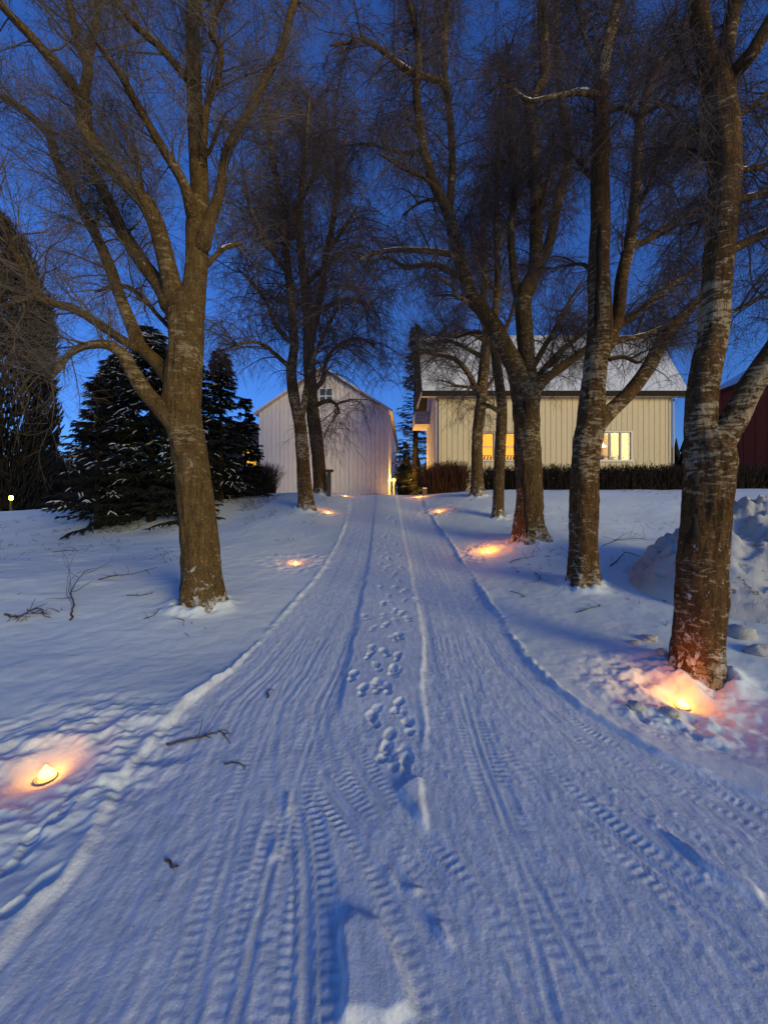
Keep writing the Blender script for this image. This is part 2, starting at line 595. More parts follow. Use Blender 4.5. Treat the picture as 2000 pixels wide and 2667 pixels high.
def catmull(pts, step=None, n=None):
    pts = np.asarray(pts, dtype=float)
    p = np.vstack([2 * pts[0] - pts[1], pts, 2 * pts[-1] - pts[-2]])
    out = []
    for i in range(1, len(p) - 2):
        a, b, c, e = p[i - 1], p[i], p[i + 1], p[i + 2]
        k = n or max(2, int(np.linalg.norm((c - b)[:3]) / step))
        for t in np.linspace(0, 1, k, endpoint=False):
            out.append(0.5 * ((2 * b) + (-a + c) * t + (2 * a - 5 * b + 4 * c - e) * t * t + (-a + 3 * b - 3 * c + e) * t ** 3))
    out.append(p[-2])
    return np.array(out)


def detail(x, y):
    xl = np.interp(y, EDGE_Y, EDGE_L) + 0.035 * vnoise(y * 2.3, x * 0 + 3, 5) + 0.02 * vnoise(y * 9, x * 0, 6)
    xr = np.interp(y, EDGE_RY, EDGE_R) + 0.05 * vnoise(y * 2.1, x * 0 + 8, 7) + 0.02 * vnoise(y * 8, x * 0, 8)
    far = sstep(30, 18, y)
    m = sstep(xl - 0.02, xl + 0.05, x) * sstep(xr + 0.02, xr - 0.05, x) * far
    h = -0.018 * m
    # thrown-up ridges along both edges
    h += far * (0.005 + 0.016 * sstep(2.2, 3.6, y)) * np.exp(-((x - xl + 0.02) / 0.024) ** 2) * np.clip(0.8 + 1.5 * vnoise(x * 6, y * 4, 9) + 1.2 * vnoise(x * 25, y * 19, 19), 0, 2)
    flare = sstep(1.9, 2.6, y)
    h += far * (0.005 + 0.016 * sstep(2.4, 3.8, y)) * np.exp(-((x - xr - 0.03) / 0.030) ** 2) * np.clip(0.7 + 1.8 * vnoise(x * 6, y * 4, 10) + 1.4 * vnoise(x * 22, y * 17, 18), 0, 2.2)
    # field snow: soft lumps, tussocks and hollows
    fld = 1 - m
    h += fld * (0.05 * fbm(x * 0.7, y * 0.7, 2, 20) + 0.009 * fbm(x * 6, y * 6, 3, 30))
    lump = np.maximum(0, vnoise(x * 3.1, y * 3.1, 41) - 0.22)
    h += fld * 0.05 * lump * sstep(1.5, 4, np.abs(x) + y * 0.1)
    # middle strip
    sl = np.interp(y, STRIP_Y, STRIP_L) + 0.04 * vnoise(y * 3.2, x * 0, 50)
    sr = np.interp(y, STRIP_Y, STRIP_R) + 0.03 * vnoise(y * 3.0, x * 0, 51)
    strip = sstep(sl - 0.015, sl + 0.03, x) * sstep(sr + 0.015, sr - 0.03, x) * sstep(2.5, 3.2, y + 0.5 * vnoise(x * 4, y * 4, 52)) * far
    h += 0.022 * strip
    h += far * 0.012 * np.exp(-((x - sr) / 0.02) ** 2) * sstep(2.2, 2.6, y) * (1 + vnoise(y * 8, x * 0, 53))
    h += far * 0.010 * np.exp(-((x - sl) / 0.02) ** 2) * sstep(3.2, 3.8, y)
    # rubbed wheel lanes: streaks along the way and rough crumbs
    rough = m * (1 - strip)
    island = np.zeros_like(x)
    near = y < 3.6
    xi, yi = x[near], y[near]
    isl = np.zeros_like(xi)
    for poly in ISLANDS:
        sd = poly_sd(xi, yi, [G(*q) for q in poly])
        isl = np.maximum(isl, sstep(-0.005, 0.03, sd + 0.03 * vnoise(xi * 14, yi * 14, 60)))
    island[near] = isl
    rough = rough * (1 - island)
    cx = (x - np.interp(y, EDGE_Y, EDGE_L)) / (np.interp(y, EDGE_RY, EDGE_R) - np.interp(y, EDGE_Y, EDGE_L)) * 2.7
    h += rough * (0.007 * fbm(cx * 8, y * 0.25, 2, 70, 0.6) + 0.0075 * fbm(cx * 30, y * 0.16, 3, 74, 0.65) * np.clip(0.7 + 1.4 * vnoise(x * 1.6, y * 0.7, 75), 0.1, 1.3) + 0.0026 * fbm(x * 40, y * 14, 3, 71, 0.65))
    crumbs = np.maximum(0, vnoise(x * 42, y * 34, 73) - 0.26)
    h += rough * 0.016 * crumbs * np.clip(0.5 + 3 * vnoise(x * 1.7, y * 1.1, 76), 0, 1.6) * sstep(9, 4, y)
    h += island * 0.028
    # tyre marks
    for pts, hw, dep in TYRES:
        line = catmull([G(*q) for q in pts], n=8)
        seg = np.hypot(*np.diff(line, axis=0).T)
        arc = np.concatenate([[0], np.cumsum(seg)])
        bb = (x > line[:, 0].min() - 0.2) & (x < line[:, 0].max() + 0.2) & (y > line[:, 1].min() - 0.2) & (y < line[:, 1].max() + 0.2)
        if not bb.any():
            continue
        xb, yb = x[bb], y[bb]
        best = np.full(xb.shape, 1e9)
        u = np.zeros_like(xb)
        s = np.zeros_like(xb)
        for i in range(len(line) - 1):
            ex, ey = line[i + 1] - line[i]
            L = math.hypot(ex, ey)
            t = ((xb - line[i, 0]) * ex + (yb - line[i, 1]) * ey) / L ** 2
            tc = np.clip(t, 0, 1)
            dd = np.hypot(xb - line[i, 0] - tc * ex, yb - line[i, 1] - tc * ey)
            k = dd < best
            best = np.where(k, dd, best)
            u = np.where(k, ((xb - line[i, 0]) * ey - (yb - line[i, 1]) * ex) / L, u)
            s = np.where(k, arc[i] + tc * L, s)
        ins = sstep(hw + 0.012, hw - 0.006, best)
        bars = np.sin(2 * np.pi * (s / 0.037 + u * 4.0 + 0.5 * (u > 0) + 0.35 * vnoise(xb * 9, yb * 9, 83)))
        outer = sstep(0.40 * hw, 0.55 * hw, np.abs(u))
        groove = np.exp(-((np.abs(u) - 0.28 * hw) / 0.009) ** 2)
        tread = outer * (0.25 + 0.5 * sstep(-0.3, 0.8, bars) * np.clip(0.9 + 2.2 * vnoise(xb * 5 + 3, yb * 5, 84), 0, 1)) + (1 - outer) * groove
        rim = np.exp(-((best - hw - 0.016) / 0.014) ** 2)
        wear = np.clip(0.62 + 1.6 * vnoise(xb * 3.5, yb * 3.5, 80) + 0.6 * vnoise(xb * 12, yb * 12, 81), 0.0, 1.2)
        wear = wear * sstep(0, 0.6, s)
        dh = 0.6 * wear * (ins * (-dep + dep * 1.15 * tread) + 0.35 * dep * rim)
        hb = h[bb]
        hb = hb * (1 - 0.55 * ins * wear.clip(0, 1)) + dh - 0.010 * ins * wear.clip(0, 1)
        h[bb] = hb
    # footprints
    for i, (fx, fy, deep) in enumerate(PRINTS):
        bb = (np.abs(x - fx) < 0.3) & (np.abs(y - fy) < 0.35)
        if not bb.any():
            continue
        a = 0.35 * math.sin(i * 2.4)
        dx, dy = x[bb] - fx, y[bb] - fy
        rx = dx * math.cos(a) + dy * math.sin(a)
        ry = -dx * math.sin(a) + dy * math.cos(a)
        r = np.minimum(np.sqrt((rx / 0.034) ** 2 + ((ry - 0.04) / 0.062) ** 2), np.sqrt((rx / 0.028) ** 2 + ((ry + 0.065) / 0.040) ** 2))
        r = r + 0.45 * fbm(x[bb] * 24, y[bb] * 24, 2, 90 + i)
        hb = h[bb]
        h[bb] = hb - deep * sstep(1.15, 0.75, r) + 0.12 * deep * np.exp(-((r - 1.35) / 0.22) ** 2)
    for key, rb in (('R1', 0.23), ('R2', 0.24), ('R3', 0.38), ('R4', 0.2), ('R5', 0.26), ('L1', 0.32), ('L2', 0.3), ('L3', 0.33)):
        q = P(*BASES[key])
        bb = (np.abs(x - q[0]) < 1.0) & (np.abs(y - q[1]) < 1.0)
        if bb.any():
            rr_ = np.maximum(0, np.hypot(x[bb] - q[0], y[bb] - q[1]) - rb)
            h[bb] += 0.05 * np.exp(-(rr_ / 0.11) ** 2) * np.clip(1 + 2.2 * fbm(x[bb] * 7, y[bb] * 7, 3, 95), 0, 2.5)
    # hollows where the candles stand, with tossed lumps round them
    for i, (cx_, cy_) in enumerate(CAND_XY):
        bb = (np.abs(x - cx_) < 1.2) & (np.abs(y - cy_) < 1.2)
        if not bb.any():
            continue
        r = np.hypot(x[bb] - cx_, y[bb] - cy_)
        lumpy = fbm(x[bb] * 9, y[bb] * 9, 3, 120 + i)
        pd, pw = ((0.08, 0.15) if i in (0, 4) else (0.05, 0.11))
        h[bb] += -pd * np.exp(-(r / pw) ** 2) + sstep(1.0, 0.25, r) * sstep(0.12, 0.3, r) * 0.06 * lumpy
    return h


# candles stand in hollows that the height function knows; the ground grid
def axis(breaks):
    out = []
    for a, b, s0, s1 in breaks:
        t = a
        while t < b - 1e-9:
            out.append(t)
            f = (t - a) / (b - a)
            t += s0 + (s1 - s0) * f
    out.append(breaks[-1][1])
    return np.array(out)


def mirror(br):
    q = axis(br)
    return np.concatenate([-q[:0:-1], q])


# bands of rows, fine near the viewer and coarse far away; a fine band's border row follows its coarser neighbour
XA = mirror([(0, 1.7, 0.0115, 0.0115), (1.7, 3.2, 0.0115, 0.028), (3.2, 7, 0.028, 0.14), (7, 30, 0.14, 1.6), (30, 320, 1.6, 30)])
XB = mirror([(0, 3.2, 0.026, 0.030), (3.2, 8, 0.030, 0.14), (8, 30, 0.14, 1.6), (30, 320, 1.6, 30)])
XC = mirror([(0, 4, 0.06, 0.06), (4, 16, 0.06, 0.25), (16, 60, 0.25, 2.5), (60, 320, 2.5, 30)])
BANDS = [(XC, np.concatenate([-axis([(0, 6, 0.15, 0.5), (6, 60, 0.5, 8)])[:0:-1], axis([(0, 0.8, 0.06, 0.03)])])),
         (XA, axis([(0.8, 2.6, 0.0105, 0.0105), (2.6, 4.2, 0.0105, 0.019)])),
         (XB, axis([(4.2, 12.0, 0.019, 0.055)])),
         (XC, axis([(12.0, 20, 0.055, 0.14), (20, 60, 0.14, 1.8), (60, 420, 1.8, 28)]))]


def surface(x, y):
    x = np.asarray(x, dtype=float).ravel()
    y = np.asarray(y, dtype=float).ravel()
    return base_height(x, y) + detail(x, y)


_zc = {}


def ground_z(x, y):
    """Height of the finished snow surface."""
    k = (round(float(x), 4), round(float(y), 4))
    if k not in _zc:
        _zc[k] = float(surface([x], [y])[0])
    return _zc[k]


def build_ground():
    Vs, Fs, Ns, base = [], [], [], 0
    heights = []
    for bx, by in BANDS:
        X, Y = np.meshgrid(bx, by)
        heights.append(surface(X, Y).reshape(X.shape))
    for i in range(len(BANDS) - 1):
        fine, coarse = (i, i + 1) if len(BANDS[i][0]) > len(BANDS[i + 1][0]) else (i + 1, i)
        rf, rc = (-1, 0) if fine == i else (0, -1)
        heights[fine][rf] = np.interp(BANDS[fine][0], BANDS[coarse][0], heights[coarse][rc])
    for (bx, by), hh in zip(BANDS, heights):
        nx, ny = len(bx), len(by)
        X, Y = np.meshgrid(bx, by)
        Vs.append(np.stack([X.ravel(), Y.ravel(), hh.ravel()], 1))
        ii, jj = np.meshgrid(np.arange(nx - 1), np.arange(ny - 1))
        a = (jj * nx + ii).ravel() + base
        Fs.append(np.stack([a, a + 1, a + 1 + nx, a + nx], 1))
        N = np.stack([-np.gradient(hh, bx, axis=1).ravel(), -np.gradient(hh, by, axis=0).ravel(), np.ones(nx * ny)], 1)
        Ns.append(N / np.linalg.norm(N, axis=1)[:, None])
        base += nx * ny
    V, F, N = np.concatenate(Vs), np.concatenate(Fs), np.concatenate(Ns)
    c = V[F].mean(1)
    on = (c[:, 0] > np.interp(c[:, 1], EDGE_Y, EDGE_L)) & (c[:, 0] < np.interp(c[:, 1], EDGE_RY, EDGE_R)) & (c[:, 1] < 25.5) & (c[:, 1] > -8)
    for name, sel, mat in (('driveway', on, M_ROAD), ('snow_field', ~on, M_SNOW)):
        f = F[sel]
        used = np.unique(f)
        remap = np.zeros(len(V), dtype=np.int64)
        remap[used] = np.arange(len(used))
        o = link_mesh(name, V[used], remap[f], mat, None, True, 'structure')
        o.data.normals_split_custom_set_from_vertices(N[used].tolist())


build_ground()


# ------------------------------------------------------------------ tubes and twigs
def tubes(polys, rads, sides=3, ref=(0.13, 0.97, 0.2)):
    """polys (N, M, 3), rads (N, M) -> vertices and quads"""
    N, M, _ = polys.shape
    t = np.gradient(polys, axis=1)
    t /= np.linalg.norm(t, axis=2, keepdims=True) + 1e-9
    r = np.broadcast_to(np.asarray(ref), t.shape)
    u = np.cross(t, r)
    u /= np.linalg.norm(u, axis=2, keepdims=True) + 1e-9
    v = np.cross(t, u)
    ang = np.arange(sides) * 2 * np.pi / sides
    ring = u[:, :, None, :] * np.cos(ang)[None, None, :, None] + v[:, :, None, :] * np.sin(ang)[None, None, :, None]
    verts = polys[:, :, None, :] + ring * rads[:, :, None, None]
    idx = np.arange(N * M * sides).reshape(N, M, sides)
    a = idx[:, :-1, :]
    b = np.roll(idx, -1, axis=2)[:, :-1, :]
    c = np.roll(idx, -1, axis=2)[:, 1:, :]
    e = idx[:, 1:, :]
    faces = np.stack([a, b, c, e], -1).reshape(-1, 4)
    return verts.reshape(-1, 3), faces


class Bag:
    def __init__(self):
        self.v, self.f, self.n = [], [], 0

    def add(self, v, f):
        self.v.append(v)
        self.f.append(f + self.n)
        self.n += len(v)

    def build(self, name, mat, parent=None, smooth=False, kind=None, origin=None):
        V = np.concatenate(self.v)
        if origin is not None:
            V = V - np.asarray(origin)
        return link_mesh(name, V, np.concatenate(self.f), mat, parent, smooth, kind)


def grow(start, direc, length, nseg, droop, wob, rng, up=0.0):
    """curved twigs; start, direc (N,3), length (N,)"""
    N = len(start)
    pts = np.zeros((N, nseg + 1, 3))
    pts[:, 0] = start
    dcur = direc / (np.linalg.norm(direc, axis=1, keepdims=True) + 1e-9)
    st = (length / nseg)[:, None]
    for i in range(nseg):
        dcur = dcur + rng.normal(0, wob, (N, 3))
        dcur[:, 2] += up - droop * (i + 1) / nseg
        dcur /= np.linalg.norm(dcur, axis=1, keepdims=True) + 1e-9
        pts[:, i + 1] = pts[:, i] + dcur * st
    return pts


def sample_on(polys, per, rng, lo=0.15, hi=1.0):
    N, M, _ = polys.shape
    idx = np.repeat(np.arange(N), per)
    t = rng.uniform(lo, hi, len(idx)) * (M - 1)
    i = np.minimum(t.astype(int), M - 2)
    f = (t - i)[:, None]
    p = polys[idx, i] * (1 - f) + polys[idx, i + 1] * f
    tan = polys[idx, i + 1] - polys[idx, i]
    tan /= np.linalg.norm(tan, axis=1, keepdims=True) + 1e-9
    return p, tan, idx, t / (M - 1)


def limb_mesh(path, rad, sides, flare=0.0, seed=0, step=0.05, rough=0.07):
    """A tapering, slightly lumpy tube through path (M,3) with radii (M,)."""
    pr = catmull(np.column_stack([path, rad]), step=step)
    pts, r = pr[:, :3], np.maximum(pr[:, 3], 0.004)
    M = len(pts)
    arc = np.concatenate([[0], np.cumsum(np.linalg.norm(np.diff(pts, axis=0), axis=1))])
    t = np.gradient(pts, axis=0)
    t /= np.linalg.norm(t, axis=1, keepdims=True) + 1e-9
    u = np.cross(t, np.array([0.0, 1.0, 0.05]))
    u /= np.linalg.norm(u, axis=1, keepdims=True) + 1e-9
    v = np.cross(t, u)
    ang = np.arange(sides) * 2 * np.pi / sides
    A, S = np.meshgrid(ang, arc)
    k = 1 + rough * 1.6 * fbm(np.cos(A) * 1.5 + 5 + seed, S * 1.6 + np.sin(A) * 1.5, 3, seed) + rough * 1.2 * fbm(np.cos(A) * 4 + seed, S * 3.0 + np.sin(A) * 4, 3, seed + 3)
    if sides >= 26:
        ridge = np.abs(fbm(np.cos(A) * 5 + 11 + seed, S * 1.3 + np.sin(A) * 5, 3, seed + 9, 0.6))
        k = k + 0.14 * (0.22 - ridge) + 0.05 * fbm(np.cos(A) * 12 + seed, S * 9 + np.sin(A) * 12, 2, seed + 12)
    if flare > 0:
        fl = np.exp(-S / 0.22)
        k = k * (1 + flare * fl * (1 + 0.5 * np.sin(A * 5 + seed)))
    R = r[:, None] * k * (0.86 if sides >= 26 else 0.95)
    V = pts[:, None, :] + (u[:, None, :] * np.cos(A)[..., None] + v[:, None, :] * np.sin(A)[..., None]) * R[..., None]
    ends = []
    for i, sg in ((0, -1), (-1, 1)):
        c = pts[i]
        ends.append([c + t[i] * sg * r[i] * q + (V[i] - c) * w for q, w in ((0.45, 0.8), (0.75, 0.45), (0.85, 0.02))])
    V = np.concatenate([np.stack(ends[0][::-1]), V, np.stack(ends[1])])
    M = len(V)
    idx = np.arange(M * sides).reshape(M, sides)
    F = np.stack([idx[:-1], np.roll(idx, -1, 1)[:-1], np.roll(idx, -1, 1)[1:], idx[1:]], -1).reshape(-1, 4)
    return V.reshape(-1, 3), F, pts, r


def snow_strip(tree, pts, r, a, b, origin, w=0.75):
    """Snow lying along the top of a limb between the fractions a and b of its length."""
    n = len(pts)
    i0, i1 = int(a * (n - 1)), max(int(b * (n - 1)), int(a * (n - 1)) + 4)
    p = pts[i0:i1 + 1].copy()
    rr = r[i0:i1 + 1]
    p[:, 2] += rr * 0.72
    taper = np.sin(np.linspace(0.15, math.pi - 0.15, len(p))) ** 0.5
    rad = rr * w * taper * (1 + 0.35 * np.array([random.uniform(-1, 1) for _ in p]))
    v, f = tubes(p[None], np.maximum(rad, 0.004)[None], 7, (0.0, 1.0, 0.05))
    # press it flat
    o = link_mesh('snow', v - origin, f, M_CAP, tree, True)
    return o


def tree(key, name, label, Zb, trunk, limbs, bark, whips, group, flare=0.22, seed=1, extra=None, sides=26):
    """trunk and limbs: lists of (px, py, width px[, depth offset]); whips: settings of the fine twigs."""
    rng = np.random.default_rng(seed)
    base = P(trunk[0][0], trunk[0][1], Zb)
    base[2] = ground_z(base[0], base[1])
    t = thing(name, label, 'tree', tuple(base), 0, group)
    allp = []

    def path_of(lst, off0, off1):
        n = len(lst)
        pts, rad = [], []
        for i, q in enumerate(lst):
            off = off0 + (off1 - off0) * (i / max(1, n - 1))
            Z = Zb + off
            pts.append(P(q[0], q[1], Z))
            rad.append(q[2] / 2.0 / FPX * Z)
        return np.array(pts), np.array(rad)

    pts, rad = path_of(trunk[0:], 0, 0)
    pts[0] = (pts[0][0], pts[0][1], base[2] - 0.12)
    v, f, tp, tr = limb_mesh(pts, rad, sides + 14, flare, seed, 0.025 if Zb < 9 else 0.05, 0.08)
    link_mesh('trunk', v - base, f, bark, t, True)
    allp.append((tp, tr, 0.5))
    made = []
    for j, lb in enumerate(limbs):
        lst, o0, o1 = lb[0], lb[1], lb[2]
        opts = lb[3] if len(lb) > 3 else {}
        pts, rad = path_of(lst, o0, o1)
        if opts.get('ext', 0) > 0:
            dirv = pts[-1] - pts[-2]
            dirv /= np.linalg.norm(dirv)
            e = opts['ext']
            pts = np.vstack([pts, pts[-1] + dirv * e * 0.5 + np.array([0, 0, 0.05 * e]), pts[-1] + dirv * e + np.array([0, 0, 0.1 * e])])
            rad = np.append(rad, [rad[-1] * 0.65, rad[-1] * 0.25])
        v, f, lp, lr = limb_mesh(pts, rad, opts.get('sides', 14), 0, seed * 31 + j, 0.05, 0.06)
        link_mesh('limb', v - base, f, bark, t, True)
        made.append((lp, lr))
        allp.append((lp, lr, opts.get('tw', 0.18)))
        for (a, b) in opts.get('snow', []):
            snow_strip(t, lp, lr, a, b, base, opts.get('sw', 0.7))
    # twigs: branchlets from the limbs, whips from those, fine hairs from these
    bag = Bag()
    W = whips
    pos, rot, scl, var = [], [], [], []
    for lp, lr, lo in allp[0 if W.get('trunk') else 1:]:
        L = np.linalg.norm(np.diff(lp, axis=0), axis=1).sum()
        n = max(2, int(L * W['per_m']))
        P0, tan, _, tt = sample_on(lp[None], n, rng, lo, 1.0)
        side = rng.normal(0, 1, (n, 3))
        side -= (side * tan).sum(1, keepdims=True) * tan
        side /= np.linalg.norm(side, axis=1, keepdims=True)
        dr = side * 0.9 + tan * W.get('along', 0.7) + np.array([0, 0, W.get('lift', 0.25)])
        ln = rng.uniform(0.45, 1.0, n) * W['len1'] * (1.15 - 0.45 * tt)
        a = grow(P0, dr, ln, 6, W['droop1'], 0.16, rng)
        r0 = np.minimum(W['r1'] * rng.uniform(0.6, 1.2, n), np.interp(tt, np.linspace(0, 1, len(lr)), lr) * 0.6)
        bag.add(*tubes(a, r0[:, None] * np.linspace(1, 0.3, 7)[None], 4))
        P1, tan1, _, t1 = sample_on(a, W['n2'], rng, 0.2, 1.0)
        m = len(P1)
        pos.append(P1)
        if W['kind'] == 'weep':
            rot.append(np.stack([rng.normal(0, 0.15, m), rng.normal(0, 0.15, m), rng.uniform(0, 6.283, m)], 1))
        else:
            yaw = np.arctan2(tan1[:, 1], tan1[:, 0]) + rng.normal(0, 0.6, m)
            rot.append(np.stack([rng.uniform(-3.1, 3.1, m), -np.arcsin(np.clip(tan1[:, 2], -1, 1)) + rng.normal(0, 0.4, m), yaw], 1))
        scl.append(rng.uniform(0.55, 1.1, m) * W['len2'])
        var.append(rng.integers(0, 4, m))
    bag.build('branchlets', W.get('mat', M_TWIG), t, False, 'stuff', base)
    sprays_object(t, np.concatenate(pos) - base, np.concatenate(rot), np.concatenate(scl), np.concatenate(var), W['kind'])
    return t, base, tp, tr, made


def hollow(t, base, px, py, Z, wpx, hpx, mat, proud, name='hollow', seed=0):
    """A sunken or healed scar on the bark facing the viewer: an uneven lens set into the trunk."""
    c = P(px, py, Z)
    w, h = wpx / 2000.0 * Z, hpx / 2000.0 * Z
    rr = random.Random(seed)
    prof = []
    n, rings = 18, 5
    v, f = [], []
    for j in range(rings + 1):
        k = j / rings
        for i in range(n):
            a = 2 * math.pi * i / n
            wob = 1 + 0.22 * math.sin(3 * a + seed) * k + 0.12 * rr.uniform(-1, 1) * k
            v.append((c[0] - base[0] + w * k * wob * math.cos(a), c[1] - base[1] - proud * math.sqrt(max(0, 1 - k * k)) + w * 0.5 * k * k, c[2] - base[2] + h * k * wob * math.sin(a)))
    for j in range(rings):
        for i in range(n):
            q = (i + 1) % n
            f.append((j * n + i, j * n + q, (j + 1) * n + q, (j + 1) * n + i))
    return link_mesh(name, v, f, mat, t, True)


def make_sprays(kind, mat):
    """Four little twig clusters of unit size, set many times through the crowns by geometry nodes."""
    coll = bpy.data.collections.new('twig_clusters_' + kind)
    for i in range(4):
        rng = np.random.default_rng(500 + i + (40 if kind == 'weep' else 0))
        if kind == 'weep':
            n, dro = 6, 0.55
            dr = rng.normal(0, 1, (n, 3)) * np.array([1, 1, 0.4]) + np.array([0, 0, 0.1])
        else:
            n, dro = 5, 0.0
            dr = rng.normal(0, 0.55, (n, 3)) + np.array([1.0, 0, 0])
        b = grow(rng.normal(0, 0.06, (n, 3)), dr, rng.uniform(0.55, 1.0, n), 5, dro, 0.15, rng)
        bag = Bag()
        bag.add(*tubes(b, 0.0042 * np.linspace(1.1, 0.45, 6)[None] * np.ones(n)[:, None], 3))
        p, tan, _, _ = sample_on(b, 7, rng, 0.1, 1.0)
        m = len(p)
        c = grow(p, tan * 0.8 + rng.normal(0, 0.5, (m, 3)), rng.uniform(0.15, 0.42, m), 2, dro * 0.8, 0.12, rng)
        bag.add(*tubes(c, 0.0024 * np.array([1, 0.8, 0.5])[None] * np.ones(m)[:, None], 3))
        me = bpy.data.meshes.new('twig_cluster')
        V, F = np.concatenate(bag.v), np.concatenate(bag.f)
        me.from_pydata(V.tolist(), [], F.tolist())
        me.materials.append(mat)
        coll.objects.link(bpy.data.objects.new('twig_cluster_%s_%d' % (kind, i), me))
    ng = bpy.data.node_groups.new('scatter_' + kind, 'GeometryNodeTree')
    ng.interface.new_socket('Geometry', in_out='INPUT', socket_type='NodeSocketGeometry')
    ng.interface.new_socket('Geometry', in_out='OUTPUT', socket_type='NodeSocketGeometry')
    N = ng.nodes
    gi, go = N.new('NodeGroupInput'), N.new('NodeGroupOutput')
    iop = N.new('GeometryNodeInstanceOnPoints')
    ci = N.new('GeometryNodeCollectionInfo')
    ci.inputs['Collection'].default_value = coll
    ci.inputs['Separate Children'].default_value = True
    ci.inputs['Reset Children'].default_value = True
    iop.inputs['Pick Instance'].default_value = True
    ng.links.new(gi.outputs[0], iop.inputs['Points'])
    ng.links.new(ci.outputs[0], iop.inputs['Instance'])
    for nm, ty, sock in (('tw_rot', 'FLOAT_VECTOR', 'Rotation'), ('tw_scale', 'FLOAT_VECTOR', 'Scale'), ('tw_var', 'INT', 'Instance Index')):
        na = N.new('GeometryNodeInputNamedAttribute')
        na.data_type = ty
        na.inputs[0].default_value = nm
        ng.links.new(na.outputs[0], iop.inputs[sock])
    ng.links.new(iop.outputs[0], go.inputs[0])
    return ng


SPRAY = {'weep': make_sprays('weep', M_TWIG), 'spread': make_sprays('spread', M_TWIG_PALE)}


def sprays_object(parent, pos, rot, scl, var, kind):
    me = bpy.data.meshes.new('twigs')
    me.vertices.add(len(pos))
    me.vertices.foreach_set('co', pos.astype(np.float32).ravel())
    at_ = me.attributes.new('tw_rot', 'FLOAT_VECTOR', 'POINT')
    at_.data.foreach_set('vector', rot.astype(np.float32).ravel())
    at_ = me.attributes.new('tw_scale', 'FLOAT_VECTOR', 'POINT')
    at_.data.foreach_set('vector', np.repeat(scl[:, None], 3, 1).astype(np.float32).ravel())
    at_ = me.attributes.new('tw_var', 'INT', 'POINT')
    at_.data.foreach_set('value', var.astype(np.int32))
    o = bpy.data.objects.new('twigs', me)
    COL.objects.link(o)
    o.parent = parent
    o['kind'] = 'stuff'
    md = o.modifiers.new('scatter', 'NODES')
    md.node_group = SPRAY[kind]
    return o


WEEP = dict(kind='weep', per_m=9, len1=1.3, droop1=0.30, r1=0.014, n2=3, len2=0.75)
SPREAD = dict(kind='spread', per_m=9, len1=1.0, droop1=0.04, r1=0.013, n2=3, len2=0.6, lift=0.3)
G_TREE = 'bare trees lining the driveway'

